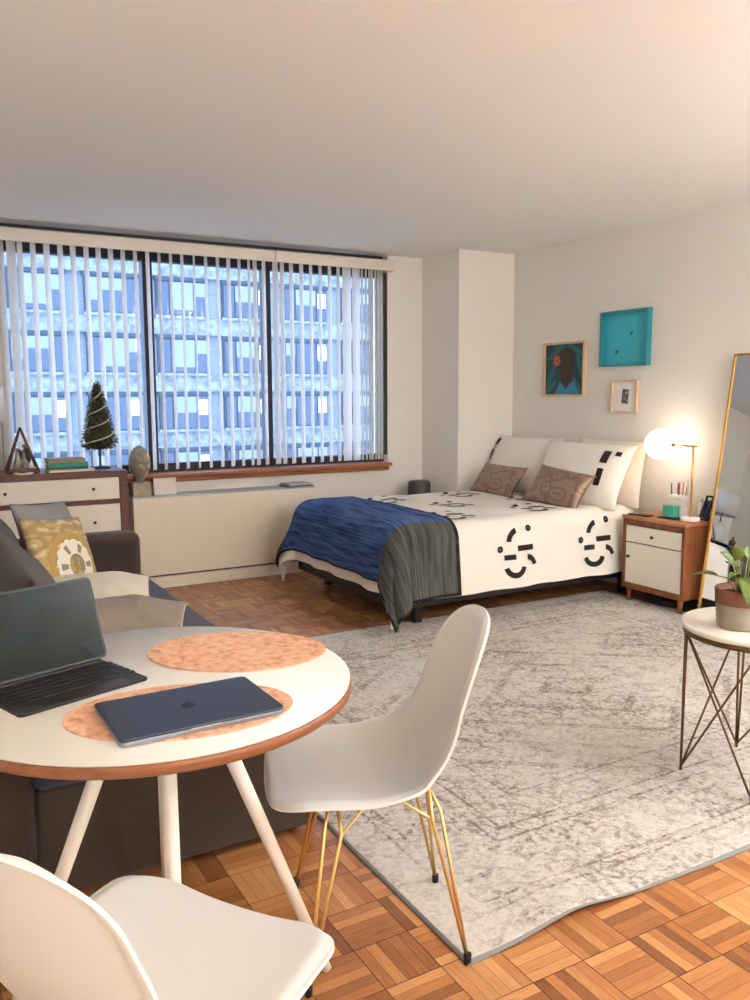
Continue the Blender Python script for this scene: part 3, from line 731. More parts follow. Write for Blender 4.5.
# ================================================================== ROUND SIDE TABLE AND PLANT
sx, sy, sz, sr = 2.54, 1.79, .548, .25
sd = thing('side_table', 'round white marble side table on thin bronze rod legs', 'side table', (sx, sy, .005))
B().lathe([(0, sz - .023), (sr - .004, sz - .023), (sr, sz - .02), (sr, sz - .008), (sr - .004, sz - .005), (0, sz - .005)], 56).build('top', mat('ivory_marble', (234, 226, 212), .3, noise_amt=.04, noise_scale=6), sd)
rim = B(); rim.lathe([(sr - .02, sz - .042), (sr - .006, sz - .042), (sr - .006, sz - .023), (sr - .02, sz - .023)], 56); rim.build('rim', BRONZE, sd)
LEGA = [R(141), R(217), R(312), R(48)]
lr = sr - .015
for k, a in enumerate(LEGA):
    c, s_ = math.cos(a), math.sin(a); tx, ty = -s_, c
    fx, fy = lr * c, lr * s_
    lb = B()
    for q in (-1, 1): lb.tube([(fx + tx * .012 * q, fy + ty * .012 * q, sz - .036), (fx + tx * .002 * q, fy + ty * .002 * q, .004)], .0042, 8)
    lb.tube([(fx, fy, .012), (fx, fy, .0)], .006, 8)
    a2 = LEGA[(k + 1) % 4]; gx_, gy_ = lr * math.cos(a2), lr * math.sin(a2)
    lb.tube([(fx, fy, sz - .04), (gx_, gy_, .012)], .0038, 8); lb.tube([(fx, fy, .012), (gx_, gy_, sz - .04)], .0038, 8)
    lb.build('leg', BRONZE, sd)
PS = 1.15
pt = thing('potted_plant', 'leafy green plant in a two-tone clay pot on the round side table', 'plant', (2.46, 1.80, sz))
pt.scale = (PS, PS, PS)
pm = [mat('terracotta_rim', (128, 82, 60), .7, noise_amt=.1), mat('grey_ribbed_glaze', (158, 146, 128), .6, noise_amt=.15, noise_scale=20)]
pr = [(0, 0), (.060, 0), (.066, .004)] + [(.067 + .004 * k / 8 + (.0012 if k % 2 else -.0006), .006 + .064 * k / 8) for k in range(9)]
n1 = len(pr)
pr += [(.074, .073), (.076, .115), (.073, .118), (.069, .115), (.067, .10)]
pmis = [1] * (n1) + [0] * (len(pr) - n1)
B().lathe(pr, 40, mis=pmis).build('pot', pm, pt)
B().lathe([(0, .103), (.04, .105), (.067, .099), (.067, .094), (0, .094)], 24).build('soil', mat('dark_soil', (52, 36, 28), .95, noise_amt=.4, noise_scale=60), pt)
LEAF = mat('variegated_leaf', (98, 114, 50), .45, noise_amt=.3, noise_scale=26)
def leaf(parent, base, tip, droop, width, roll=0):
    base, tip = Vector(base), Vector(tip)
    st_ = B(); mid = base.lerp(tip, .5) + Vector((0, 0, .02)); st_.tube([base, mid, tip], [.0026, .0022, .0018], 7)
    so = st_.build('stem', mat('plant_stem', (134, 132, 78), .6), parent)
    d = (tip - base); d.z *= .3; d = d.normalized(); L = width * 1.75
    side = d.cross(Vector((0, 0, 1))).normalized(); side = Matrix.Rotation(roll, 3, d) @ side
    up = side.cross(d)
    lf = B()
    def fn(i, j):
        x = i * L; ww = width * .5 * (math.sin(PI * min(1, i * .98 + .02) ** .8) ** .8) * (1 if i < 1 else 0); y = (2 * j - 1) * ww
        return tip + d * x + side * y + up * (abs(2 * j - 1) ** 2 * ww * .35) - Vector((0, 0, 1)) * droop * i * i * L
    lf.grid(fn, 12, 6); lf.build('leaf', LEAF, so, solid=.0012)
rr = random.Random(11)
# (angle towards, radial reach, height, droop, width)
for a, rad, zz, dr_, wd, ro_ in ((135, .070, .150, .3, .050, .3), (120, .03, .185, .25, .036, -.3), (190, .03, .205, .2, .038, .4), (225, .045, .150, 1.2, .044, .2), (260, .04, .17, .8, .040, -.4), (300, .045, .19, .35, .042, .2), (330, .05, .16, .6, .044, -.2), (20, .04, .20, .3, .040, .3), (60, .05, .17, .5, .042, 0), (285, .02, .22, .15, .036, .5), (240, .02, .145, 1.4, .040, 0), (170, .02, .15, .9, .036, .1)):
    c, s_ = math.cos(R(a)), math.sin(R(a)); leaf(pt, (.012 * c, .012 * s_, .10), (rad * c, rad * s_, zz), dr_, wd, ro_)

# ================================================================== DINING TABLE
tx, ty, tz, tr = .44, 1.712, .745, .415
dt = thing('dining_table', 'round white dining table with wood edge and splayed white legs', 'table', (tx, ty, 0))
B().lathe([(0, tz - .003), (tr - .004, tz - .003), (tr - .003, tz), (0, tz)], 96).build('laminate_top', WHITEL, dt)
B().lathe([(0, tz - .026), (tr - .006, tz - .026), (tr, tz - .020), (tr, tz - .005), (tr - .003, tz - .003), (0, tz - .003)], 96).build('tabletop', PLYW, dt)
B().lathe([(0, tz - .05), (.20, tz - .05), (.20, tz - .026), (0, tz - .026)], 48).build('apron', LEGW, dt)
va = math.atan2(-ty, -tx)
for da in (1, 93, 181, 270):
    a = va + R(da); c, s_ = math.cos(a), math.sin(a)
    B().tube([(.085 * c + .016, .085 * s_ - .005, tz - .045), (.348 * c + .016, .348 * s_ - .005, .0)], [.0175, .0125], 20).build('leg', LEGW, dt)
def placemat(cx_, cy_, ax, rx, ry, label):
    b_ = B(); n = 64; b_.prism([(rx * math.cos(2 * PI * k / n), ry * math.sin(2 * PI * k / n)) for k in range(n)], 0, .004)
    tag(b_.build('placemat', CORK, loc=(cx_, cy_, tz), rot=(0, 0, ax), bevel=.0012), label, 'placemat', 'cork placemats on the dining table')
placemat(.661, 1.812, math.atan2(-.217, .367), .207, .152, 'oval cork placemat with nothing on it, at the far side of the dining table')
placemat(.437, 1.513, math.atan2(-.124, .41), .213, .142, 'oval cork placemat under the closed laptop on the dining table')
# laptop
lt = thing('laptop', 'closed dark blue-grey laptop on the nearer cork placemat', 'laptop', (.4445, 1.4905, tz + .004), R(.8))
LW, LD = .304, .205
def rrect(w_, d_, r_, n=6):
    o = []
    for cx_, cy_, a0 in ((w_ / 2 - r_, d_ / 2 - r_, 0), (-w_ / 2 + r_, d_ / 2 - r_, 90), (-w_ / 2 + r_, -d_ / 2 + r_, 180), (w_ / 2 - r_, -d_ / 2 + r_, 270)):
        for k in range(n + 1): o.append((cx_ + r_ * math.cos(R(a0 + 90 * k / n)), cy_ + r_ * math.sin(R(a0 + 90 * k / n))))
    return o
LBODY = mat('midnight_aluminium', (72, 76, 90), .38, .75)
B().prism(rrect(LW, LD, .012), 0, .008, smooth=False).build('base', mat('silver_aluminium', (150, 154, 162), .35, .8), lt, bevel=.001)
B().prism(rrect(LW, LD, .012), .0086, .0135).build('lid', LBODY, lt, bevel=.0012)
B().prism(rrect(LW - .01, LD - .01, .010), .008, .0086).build('seam', BLACK, lt)
lg = B()
def apple():
    body = []
    for k in range(40):
        a = 2 * PI * k / 40; r_ = .0135 * (1 - .12 * math.exp(-((a - PI / 2) / .35) ** 2) - .07 * math.exp(-((a - 3 * PI / 2) / .3) ** 2)); x = r_ * math.cos(a) * .95; y = r_ * math.sin(a)
        dd = math.hypot(x - .0155, y - .002)
        if dd < .0065:
            q = (.0065 - dd); x -= q * 1.0
        body.append((x, y))
    return body
lg.prism(apple(), .0135, .0138); lg.prism([(p, q + .0165) for p, q in ell(.002, .0, .0045, .002, 14, .9)], .0135, .0138)
lg.build('logo', mat('dark_mirror_logo', (26, 30, 38), .15, .8), lt, rot=(0, 0, 0))
nt_ = B(); nt_.box(-.028, .028, -LD / 2 - .0004, -LD / 2 + .004, .0075, .0092); nt_.build('notch', mat('bright_notch', (214, 216, 220), .3, .6), lt)
# tablet with keyboard
kb = thing('tablet_computer', 'tablet with dark screen standing on its black keyboard folio on the dining table', 'tablet', (0, 0, tz))
kx = Vector((.9455, .3256, 0)); kx.normalize(); ky = Vector((-kx.y, kx.x, 0)); kc = Vector((.43, 1.718, 0)) - kx * .14 + ky * .095
Mk = Matrix((kx, ky, Vector((0, 0, 1)))).transposed().to_4x4(); Mk.translation = Vector((kc.x, kc.y, tz)); kb.matrix_world = Mk
KBM = mat('black_keyboard_skin', (34, 33, 34), .55)
B().prism(rrect(.28, .19, .010), 0, .006).build('keyboard_base', KBM, kb, bevel=.001)
kp = None; KEYM = mat('black_key', (20, 20, 22), .5)
for row in range(5):
    ncol = 13 if row else 13
    for c_ in range(ncol):
        if row == 0 and 3 <= c_ <= 8:
            if c_ != 3: continue
        xx = -.124 + .0207 * c_; yy = -.042 + .0215 * row; wd = .0172 if not (row == 0 and c_ == 3) else .0172 + .0207 * 5
        if kp is None or (row == 0 and c_ == 3):
            k_ = B().box(0, wd, 0, .0165, .006, .0078).build('key', KEYM, kb, bevel=.0008)
            if kp is None: kp = k_
        else:
            k_ = kp.copy(); COL.objects.link(k_)
        k_.location = (xx, yy, 0)
B().box(-.10, .10, -.093, -.050, .006, .0064).build('trackpad_edge', mat('trackpad', (40, 39, 40), .4), kb, bevel=.001)
# screen: hinge line on the deck, leaning back
Ms = Matrix.Translation((.022, .085, .010)) @ Matrix.Rotation(R(90 - 20), 4, 'X') @ Matrix.Translation((0, .094, 0))
sc_ = B(); sc_.prism(rrect(.262, .186, .012), -.007, 0, M=Ms); so_ = sc_.build('tablet_body', BLACKM, kb)
def screen_mat():
    g = NT('dark_tablet_screen'); co = g.coords('Generated')
    g.color(g.ramp(g.noise(co, 1.4, 2), [(.3, (5, 11, 12)), (.7, (18, 34, 34))])); g.rough(.1); g.b.inputs['Specular IOR Level'].default_value = .3  # teal mottling stands in for the reflection on the screen glass
    return g.m
sg = B(); sg.prism(rrect(.252, .176, .008), 0, .0006, M=Ms); sg.build('screen', screen_mat(), so_)
fo = B(); fo.box(-.113, .149, .0, .003, .0, .176, M=Matrix.Translation((0, .0905, .012)) @ Matrix.Rotation(R(-20), 4, 'X')); fo.box(-.135, .135, .078, .100, 0, .010); fo.build('folio_back', KBM, kb, bevel=.002)

# ================================================================== SHELL CHAIRS
PROF = [(.288, .420), (.268, .429), (.215, .435), (.14, .434), (.06, .428), (-.01, .423), (-.055, .426), (-.092, .444), (-.118, .480), (-.140, .528), (-.161, .58), (-.182, .64), (-.203, .70), (-.223, .755), (-.240, .800), (-.250, .822)]
HALF = [.226, .228, .230, .232, .233, .232, .229, .222, .212, .200, .188, .179, .172, .166, .160, .155]
def crv(arr, s):
    n = len(arr) - 1; x = s * n; i = min(int(x), n - 1); t = x - i
    g = lambda k: arr[max(0, min(n, k))]
    p0, p1, p2, p3 = g(i - 1), g(i), g(i + 1), g(i + 2)
    h = lambda a, b, c, d: .5 * (2 * b + (c - a) * t + (2 * a - 5 * b + 4 * c - d) * t * t + (3 * b - a - 3 * c + d) * t ** 3)
    return tuple(h(*q) for q in zip(p0, p1, p2, p3)) if isinstance(p1, tuple) else h(p0, p1, p2, p3)
def resample(arr, half, n=64):
    P = [crv(arr, k / 600) for k in range(601)]; Hh = [crv(half, k / 600) for k in range(601)]
    L = [0]
    for k in range(600): L.append(L[-1] + math.dist(P[k], P[k + 1]))
    out = []
    for q in range(n + 1):
        t = (1 - math.cos(PI * q / n)) / 2 * L[-1]      # closer rows near both ends
        k = max(0, min(599, next((i for i in range(600) if L[i + 1] >= t - 1e-9), 599))); f = (t - L[k]) / max(1e-9, L[k + 1] - L[k])
        out.append((P[k][0] + (P[k + 1][0] - P[k][0]) * f, P[k][1] + (P[k + 1][1] - P[k][1]) * f, Hh[k], t, L[-1]))
    return out
SHR = resample(PROF, HALF)
def shell_bm():
    b_ = B(); n = len(SHR) - 1; FR, BK = .100, .155
    def fn(i, j):
        k = min(n, int(round(i * n))); x, z, hw, d, L = SHR[k]
        a, c = SHR[max(0, k - 1)], SHR[min(n, k + 1)]; tx_, tz_ = c[0] - a[0], c[1] - a[1]; q = math.hypot(tx_, tz_)
        nx, nz = tz_ / q, -tx_ / q
        s_ = d / L
        w_ = hw
        if d < FR: w_ *= max(0, 1 - (1 - d / FR) ** 2.5) ** (1 / 2.5) * .999 + .001
        if L - d < BK: w_ *= max(0, 1 - (1 - (L - d) / BK) ** 2.3) ** (1 / 2.3) * .999 + .001
        t = math.sin((2 * j - 1) * PI / 2)
        mid_ = math.exp(-((s_ - .50) / .13) ** 2); seat = 1 - smooth((s_ - .36) / .16); back = smooth((s_ - .55) / .2)
        y = w_ * t
        ry = abs(y) / hw
        edge = min((hw * 0 + w_ - abs(y)), d * 1.0, (L - d) * 1.0)      # distance to the rim
        up = (.028 * seat + .048 * mid_ + .030 * back) * ry ** 2.2
        roll = .010 * (1 - smooth(edge / .028)) ** 1.5
        return Vector((x + nx * (up - roll), y, z + nz * (up - roll)))
    b_.grid(fn, n, 40)
    bmesh.ops.remove_doubles(b_.bm, verts=b_.bm.verts[:], dist=2e-4)
    return b_
def make_chair(name, label, loc, rz):
    t = thing(name, label, 'chair', loc, rz)
    so = shell_bm().build('seat_shell', CHAIRW, t, solid=.007, offset=-1)
    d = so.modifiers.new('b', 'BEVEL'); d.width = .0025; d.segments = 2; d.limit_method = 'ANGLE'; d.angle_limit = R(50)
    mtb = B(); mtb.tube([(.12, .10, .405), (.12, -.10, .410)], .006, 8); mtb.tube([(-.10, .10, .405), (-.10, -.10, .410)], .006, 8); mtb.tube([(.12, .0, .405), (-.10, .0, .410)], .006, 8)
    mtb.build('mount_rail', PALEGOLD, t)
    legs = []
    FEET = [(.199, -.212), (.199, .212), (-.181, -.167), (-.181, .167)]
    for (fx, fy) in FEET:
        sxn = 1 if fx > 0 else -1; syn = 1 if fy > 0 else -1
        b_ = B(); r_ = .0046
        k1 = Vector((fx * .74, fy * .50, .345)); k2 = Vector((fx * .58, fy * .74, .345))
        m1 = Vector((.12 if sxn > 0 else -.10, .035 * syn, .413)); m2 = Vector((.12 if sxn > 0 else -.10, .10 * syn, .413))
        ft = Vector((fx, fy, .012))
        b_.tube([ft, ft.lerp(k1, .5), k1, m1], r_, 9); b_.tube([ft, ft.lerp(k2, .5), k2, m2], r_, 9)
        lo = b_.build('leg', PALEGOLD, t)
        B().tube([(fx, fy, .0), (fx, fy, .026)], [.0085, .0095], 12).build('foot_cap', BLACK, lo)
        legs.append((k1, k2, sxn, syn))
    br = B()
    for (k1, k2, sxn, syn) in legs:      # each brace climbs from a leg knuckle to the rail on the far side
        br.tube([k2, Vector((-.085 if sxn > 0 else .10, -.085 * syn, .411))], .0034, 8)
    br.build('cross_brace', PALEGOLD, t)
    return t
# chair drawn up to the table's right side, facing left
make_chair('shell_chair', 'white moulded shell chair with gold wire legs, half on the rug beyond the dining table', (.984, 1.707, 0), math.atan2(.134, -.356))
make_chair('shell_chair', 'white moulded shell chair nearest the camera, its back cut by the lower left corner', (.254, 1.193, 0), R(34))

# ================================================================== SOFA
sf = thing('sofa', 'charcoal fabric sofa with one arm, behind the dining table', 'sofa', (0, 0, 0))
B().box(.25, 1.055, 2.205, 4.40, .03, .33).build('base', SOFAM, sf, bevel=.02, seg=3)
B().box(.24, 1.06, 2.19, 4.255, .325, .445).build('seat_cushion', SEATM, sf, bevel=.035, seg=4)
B().box(-.02, .26, 2.20, 4.42, .03, .80).build('back_frame', SOFAM, sf, bevel=.05, seg=4)
ab = B(); ab.box(.25, 1.055, 4.255, 4.415, .03, .650); ab.build('arm', SOFAM, sf, bevel=.045, seg=5)
for k, y in enumerate((2.22, 3.24)):
    cb_ = pillow_b(1.0, .50, .20, 20 + k, .05, wr=.008)
    cb_.build('back_cushion', SOFAM, sf, M=lean((.335, y + .50, .64), (0, 1, 0), (-.26, 0, 1)))
for x, y in ((.22, 2.3), (.98, 2.3), (.22, 4.32), (.98, 4.32)):
    B().tube([(x, y, .035), (x, y, 0)], [.022, .018], 12).build('leg', BLACKM, sf)
# throw pillows
GP = mat('grey_linen', (142, 138, 136), .95, noise_amt=.1, noise_scale=120, bump=(200, .3))
tag(pillow_b(.46, .44, .13, 31, .10).build('throw_pillow', GP, M=lean((.610, 4.085, .645), (.62, .78, -.10), (-.42, .05, .9))), 'plain grey throw pillow on the sofa behind the flower-patterned one', 'pillow')
def patt():
    g = NT('mustard_floral_linen'); uv = g.coords('UV'); sep = g.n('ShaderNodeSeparateXYZ'); g.l(uv, sep.inputs[0])
    x = g.math('SUBTRACT', sep.outputs[0], .50); y = g.math('SUBTRACT', sep.outputs[1], .40)
    r_ = g.math('SQRT', g.math('ADD', g.math('MULTIPLY', x, x), g.math('MULTIPLY', y, y))); an = g.math('ARCTAN2', y, x)
    sc = g.math('ADD', .30, g.math('MULTIPLY', .022, g.math('ABSOLUTE', g.math('SINE', g.math('MULTIPLY', an, 8)))))
    white = g.math('LESS_THAN', r_, sc); core = g.math('LESS_THAN', r_, .135)
    pet = g.math('MULTIPLY', g.math('LESS_THAN', g.math('ABSOLUTE', g.math('SUBTRACT', r_, .215)), .055), g.math('GREATER_THAN', g.math('COSINE', g.math('MULTIPLY', an, 6)), .62))
    rim_ = g.math('LESS_THAN', g.math('ABSOLUTE', g.math('SUBTRACT', r_, .375)), .035)
    n = g.noise(uv, 9, 3, .6); leafn = g.noise(g.mapping(uv, scale=(4, 9, 1)), 1.5, 1)
    basec = g.ramp(leafn, [(.42, (164, 142, 100)), (.5, (192, 162, 106)), (.62, (206, 190, 158))], 'CONSTANT')
    c = g.mix(rim_, basec, (186, 150, 84)); c = g.mix(white, c, (236, 228, 212)); c = g.mix(pet, c, (146, 138, 112)); c = g.mix(core, c, (150, 138, 104)); c = g.mix(g.math('MULTIPLY', core, g.math('GREATER_THAN', n, .52)), c, (196, 160, 92))
    g.color(c); g.rough(.95); g.bump(g.noise(uv, 120, 2), .2); return g.m
tag(pillow_b(.44, .40, .13, 33, .10).build('throw_pillow', patt(), M=lean((.602, 3.815, .622), (.66, .74, -.12), (-.40, .02, .9))), 'mustard and white flower-patterned throw pillow on the sofa', 'pillow')
tag(pillow_b(.46, .46, .12, 36, .06, wr=.012).build('throw_pillow', mat('cream_twill', (222, 212, 192), .9, bump=(120, .2)), M=lean((.66, 3.50, .525), (.95, -.2, -.05), (.2, .9, .12))), 'cream throw pillow lying on the sofa seat behind the taupe one', 'pillow')
tp = pillow_b(.50, .42, .13, 38, .05, wr=.014).build('throw_pillow', mat('taupe_canvas', (150, 136, 122), .9, bump=(120, .2)), M=lean((.655, 3.10, .512), (.93, -.32, -.06), (.25, .88, .10)))
tag(tp, 'taupe piped throw pillow lying on the sofa seat nearest the dining table', 'pillow')
pip = B(); pp = []
for k in range(80):
    a = 2 * PI * k / 80; q = max(abs(math.cos(a)), abs(math.sin(a))); u, v = math.cos(a) / q, math.sin(a) / q
    pp.append((.25 * u * (1 - .025 * (1 - v * v)), .21 * v * (1 - .025 * (1 - u * u)), 0))
pip.tube(pp + [pp[0]], .0055, 8, cap=False); pip.build('piping', mat('pale_taupe_piping', (186, 174, 158), .9), tp)

# ================================================================== DRESSER AND WHAT STANDS ON IT
DX0, DX1, DY, DZ = .10, 1.27, 5.42, .868
dr = thing('dresser', 'walnut framed dresser with ivory drawers under the left end of the window', 'dresser', (DX0, DY, 0))
DW = DX1 - DX0; DD = .40
b = B(); b.box(0, .05, 0, DD, .12, DZ - .04); b.box(DW - .05, DW, 0, DD, .12, DZ - .04); b.box(0, DW, 0, DD, DZ - .04, DZ); b.box(.05, DW - .05, 0, DD, .12, .16); b.box(.05, DW - .05, DD - .015, DD, .16, DZ - .04)
for z in (.404, .660): b.box(.05, DW - .05, 0, DD - .015, z, z + .028)
b.build('frame', WALNUT, dr, bevel=.003)
for z0, z1 in ((.690, .826), (.434, .658), (.162, .402)):
    g_ = B(); g_.box(.053, DW - .053, .004, .024, z0, z1); o = g_.build('drawer', DRAWW, dr, bevel=.002)
    for kx_ in (.543 - DX0, 1.055 - DX0): knob(kx_, .004, (z0 + z1) / 2, (0, -1, 0), o, .010)
for x, y in ((.06, .05), (DW - .06, .05), (.06, DD - .05), (DW - .06, DD - .05)):
    B().tube([(x, y, .125), (x, y, 0)], [.022, .015], 14).build('leg', WALNUT, dr)
# books
bk = [((202, 180, 150), .030, .215, .15, 'tan hardback book in the middle of the stack', .0), ((46, 140, 122), .034, .245, .165, '', .02), ((40, 48, 50), .016, .26, .17, '', -.02), ((232, 222, 200), .020, .275, .18, '', .0)]
specs = [((230, 214, 184), (228, 218, 200), .016, .275, .17, 'cream book at the bottom of the stack on the dresser'), ((42, 96, 86), (222, 216, 200), .016, .235, .165, 'dark green book second from the bottom of the stack on the dresser'), ((52, 150, 130), (226, 218, 200), .026, .235, .16, 'teal green book third up in the stack on the dresser'), ((150, 128, 104), (210, 196, 172), .026, .222, .15, 'brown book on top of the stack on the dresser')]
z = DZ
for k, (cc, pg, th, ln, dp, lb_) in enumerate(specs):
    t = thing('book', lb_, 'book', (.925 + (.018 if k == 0 else (-.01 if k == 3 else 0)), 5.56, z), R((2, -1, 1, 3)[k]), 'books stacked on the dresser')
    c_ = B(); c_.box(-ln / 2, ln / 2, -dp / 2, dp / 2, 0, .003); c_.box(-ln / 2, ln / 2, -dp / 2, dp / 2, th - .003, th); c_.box(-ln / 2, ln / 2, -dp / 2, -dp / 2 + .003, .003, th - .003)
    c_.build('cover', mat('book_cover_%d' % k, cc, .6), t, bevel=.001)
    B().box(-ln / 2 + .004, ln / 2 - .004, -dp / 2 + .003, dp / 2 - .005, .003, th - .003).build('pages', mat('book_pages_%d' % k, pg, .8), t)
    z += th
# triangular terrarium
te = thing('terrarium', 'small wood-edged glass pyramid ornament at the left of the dresser', 'terrarium', (.667, 5.58, DZ))
hw, hd, hh = .092, .062, .28
cor = [(-hw, -hd, .008), (hw, -hd, .008), (hw, hd, .008), (-hw, hd, .008)]; ap = (0, 0, hh)
wf = B()
for k in range(4): wf.tube([cor[k], cor[(k + 1) % 4]], .006, 6); wf.tube([cor[k], ap], .0065, 6)
wf.build('wood_frame', wood('terrarium_wood', (84, 46, 30), (130, 78, 52), 2), te)
gp = B(); av = gp.bm.verts.new(ap); cv = [gp.bm.verts.new(c) for c in cor]
for k in range(4): gp.face([cv[k], cv[(k + 1) % 4], av])
gp.build('glass_panel', GLASS, te)
B().box(-hw + .004, hw - .004, -hd + .004, hd - .004, 0, .03).build('wood_base', wood('terrarium_wood', (84, 46, 30), (130, 78, 52), 2), te, bevel=.003)
fg = B()
fg.lathe([(0, .03), (.03, .03), (.022, .07), (.012, .10), (.010, .13), (0, .135)], 16, c=(-.025, 0)); fg.lathe([(0, .03), (.026, .03), (.018, .08), (.014, .12), (0, .155)], 16, c=(.02, .01)); fg.sphere((.02, .01, .165), .014, 14, 8); fg.sphere((-.025, 0, .145), .012, 14, 8)
fg.build('figurine', mat('grey_green_ceramic', (150, 152, 140), .4, noise_amt=.3, noise_scale=30), te)
dk = B(); dk.sphere((.03, .02, .10), .028, 14, 10, sz=2.0); dk.sphere((-.01, .025, .11), .020, 14, 10, sz=1.8); dk.build('dark_foliage', mat('dark_moss', (32, 38, 30), .9, noise_amt=.4, noise_scale=50), te)
dd = B(); dd.lathe([(0, 0), (.05, 0), (.06, .008), (.057, .009), (.048, .003), (0, .003)], 28)
tag(dd.build('small_dish', mat('white_glaze', (240, 236, 230), .3), loc=(.66, 5.465, DZ)), 'flat white dish in front of the glass pyramid on the dresser', 'dish')
# little tree with garland
tr_ = thing('tabletop_tree', 'small dark green cone tree with white garland on the dresser', 'tree', (1.150, 5.64, DZ))
B().lathe([(0, 0), (.062, 0), (.064, .006), (.06, .012), (.008, .016), (0, .016)], 24).build('base', mat('dark_tree_base', (46, 40, 38), .6), tr_)
B().tube([(0, 0, .012), (.002, 0, .30), (.004, 0, .56)], [.007, .006, .003], 8).build('trunk', mat('tree_stem', (48, 44, 36), .8), tr_)
fo_ = B(); rr = random.Random(2)
def cone_r(z_): t = (z_ - .125) / (.575 - .125); return .112 * (1 - t) ** .75 * (1 if t > .08 else .75 + t * 3)
for k in range(2600):
    z_ = .125 + .44 * (1 - math.sqrt(rr.random()) * .98) if k % 3 else .125 + .44 * rr.random() ** 1.3
    a = rr.uniform(0, 2 * PI); q = cone_r(z_) * rr.uniform(.55, 1.04); p = Vector((q * math.cos(a), q * math.sin(a), z_))
    d = Vector((math.cos(a), math.sin(a), rr.uniform(-.9, .5))).normalized(); s_ = d.cross(Vector((rr.uniform(-1, 1), rr.uniform(-1, 1), rr.uniform(-1, 1)))).normalized()
    L = rr.uniform(.012, .022); ww = .0045
    vs = [fo_.bm.verts.new(x) for x in (p - s_ * ww * .3, p + d * L * .5 - s_ * ww, p + d * L, p + d * L * .5 + s_ * ww)]
    fo_.face(vs, rr.choice((0, 0, 1, 2)))
core = B()
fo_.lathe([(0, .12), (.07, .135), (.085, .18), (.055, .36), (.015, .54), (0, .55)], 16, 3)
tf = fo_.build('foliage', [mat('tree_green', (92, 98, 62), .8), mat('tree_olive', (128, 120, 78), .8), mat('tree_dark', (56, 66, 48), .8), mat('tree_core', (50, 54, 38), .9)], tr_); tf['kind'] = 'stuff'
ga = B(); gpts = [(cone_r(.15 + .37 * t / 110) * 1.05 * math.cos(2 * PI * 4 * t / 110 + 1.2), cone_r(.15 + .37 * t / 110) * 1.05 * math.sin(2 * PI * 4 * t / 110 + 1.2), .15 + .37 * t / 110 + .026 * math.cos(2 * PI * 4 * t / 110 + 1.2) - .006 * math.sin(2 * PI * 8 * t / 110)) for t in range(111)]
ga.tube(gpts, .0042, 7); ga.build('garland', mat('white_bead_garland', (214, 206, 192), .6, bump=(300, .5)), tr_)
# lamp at the left end of the dresser (seen again in the mirror)
dl = thing('table_lamp', 'white table lamp with drum shade on the left end of the dresser', 'lamp', (.44, 5.60, DZ))
B().lathe([(0, 0), (.06, 0), (.065, .01), (.085, .09), (.075, .17), (.035, .22), (.02, .235), (0, .235)], 32).build('base', mat('white_ceramic', (236, 232, 226), .3), dl)
B().tube([(0, 0, .23), (0, 0, .40)], .006, 10).build('harp', BLACKM, dl)
sh = B(); sh.lathe([(.152, .318), (.150, .535)], 40, cap=False); 
me_ = sh
me_.build('shade', mat('white_linen_shade', (238, 234, 228), .9), dl, solid=.002)
sp_ = B()
for a in (0, 120, 240): sp_.tube([(0, 0, .395), (.15 * math.cos(R(a)), .15 * math.sin(R(a)), .395)], .0025, 6)
sp_.build('spider', BLACKM, dl)
vs_ = B(); vs_.lathe([(0, 0), (.022, 0), (.034, .02), (.036, .05), (.022, .075), (.010, .085), (.009, .10), (.014, .108), (.010, .108), (0, .09)], 24)
tag(vs_.build('bud_vase', mat('amber_glass_vase', (120, 88, 52), .25), loc=(.33, 5.47, DZ)), 'small amber brown vase beside the white lamp on the dresser, seen in the mirror', 'vase')

# ================================================================== ON THE RADIATOR COVER
hd_ = thing('head_sculpture', 'grey stone head sculpture on a block at the left end of the radiator cover', 'sculpture', (1.438, 5.774, .652))
STN = mat('weathered_grey_stone', (170, 158, 140), .85, noise_amt=.25, noise_scale=30, bump=(60, .4))
B().box(-.062, .062, -.05, .05, 0, .098).build('plinth', STN, hd_, bevel=.004)
hb = B()
def headf(i, j):
    th = PI * j; ph = 2 * PI * i; d = Vector((math.sin(th) * math.cos(ph), math.sin(th) * math.sin(ph), math.cos(th)))   # face looks along +x
    zz = d.z; rx = .084; ry = .067; rz_ = .120
    p = Vector((d.x * rx, d.y * ry, d.z * rz_))
    taper = 1 - .34 * smooth((-zz - .1) / .9); p.y *= taper; p.x *= 1 - .20 * smooth((-zz - .2) / .8)
    front = max(0, d.x)
    if d.x < 0 and zz < -.1: p.x *= 1 - .45 * smooth((-zz - .1) / .7)     # nape
    if front > 0:
        f3 = front ** 2
        g = lambda y0, z0, sy_, sz_: math.exp(-((d.y - y0) / sy_) ** 2 - ((zz - z0) / sz_) ** 2)
        p.x += .034 * g(0, -.18, .10, .16) * f3 * (1.2 if zz < -.05 else .8)       # nose
        p.x += .014 * g(0, .16, .5, .09) * f3                                         # brow
        p.x -= .020 * (g(.34, .0, .16, .10) + g(-.34, .0, .16, .10)) * f3             # eye sockets
        p.x += .006 * (g(.34, -.01, .09, .05) + g(-.34, -.01, .09, .05)) * f3          # lids
        p.x += .012 * g(0, -.46, .20, .05) * f3 + .009 * g(0, -.57, .17, .05) * f3     # lips
        p.x -= .006 * g(0, -.515, .2, .02) * f3
        p.x += .018 * g(0, -.80, .25, .14) * f3                                       # chin
        p.x += .006 * (g(.42, -.25, .15, .15) + g(-.42, -.25, .15, .15)) * f3          # cheeks
    if zz > .25 or d.x < -.25:
        p *= 1.03 + .018 * noise.noise(d * 7) + .012 * math.sin(ph * 9 + zz * 9)         # hair
    return p + Vector((0, 0, .222))
hb.grid(headf, 96, 64, close_u=True)
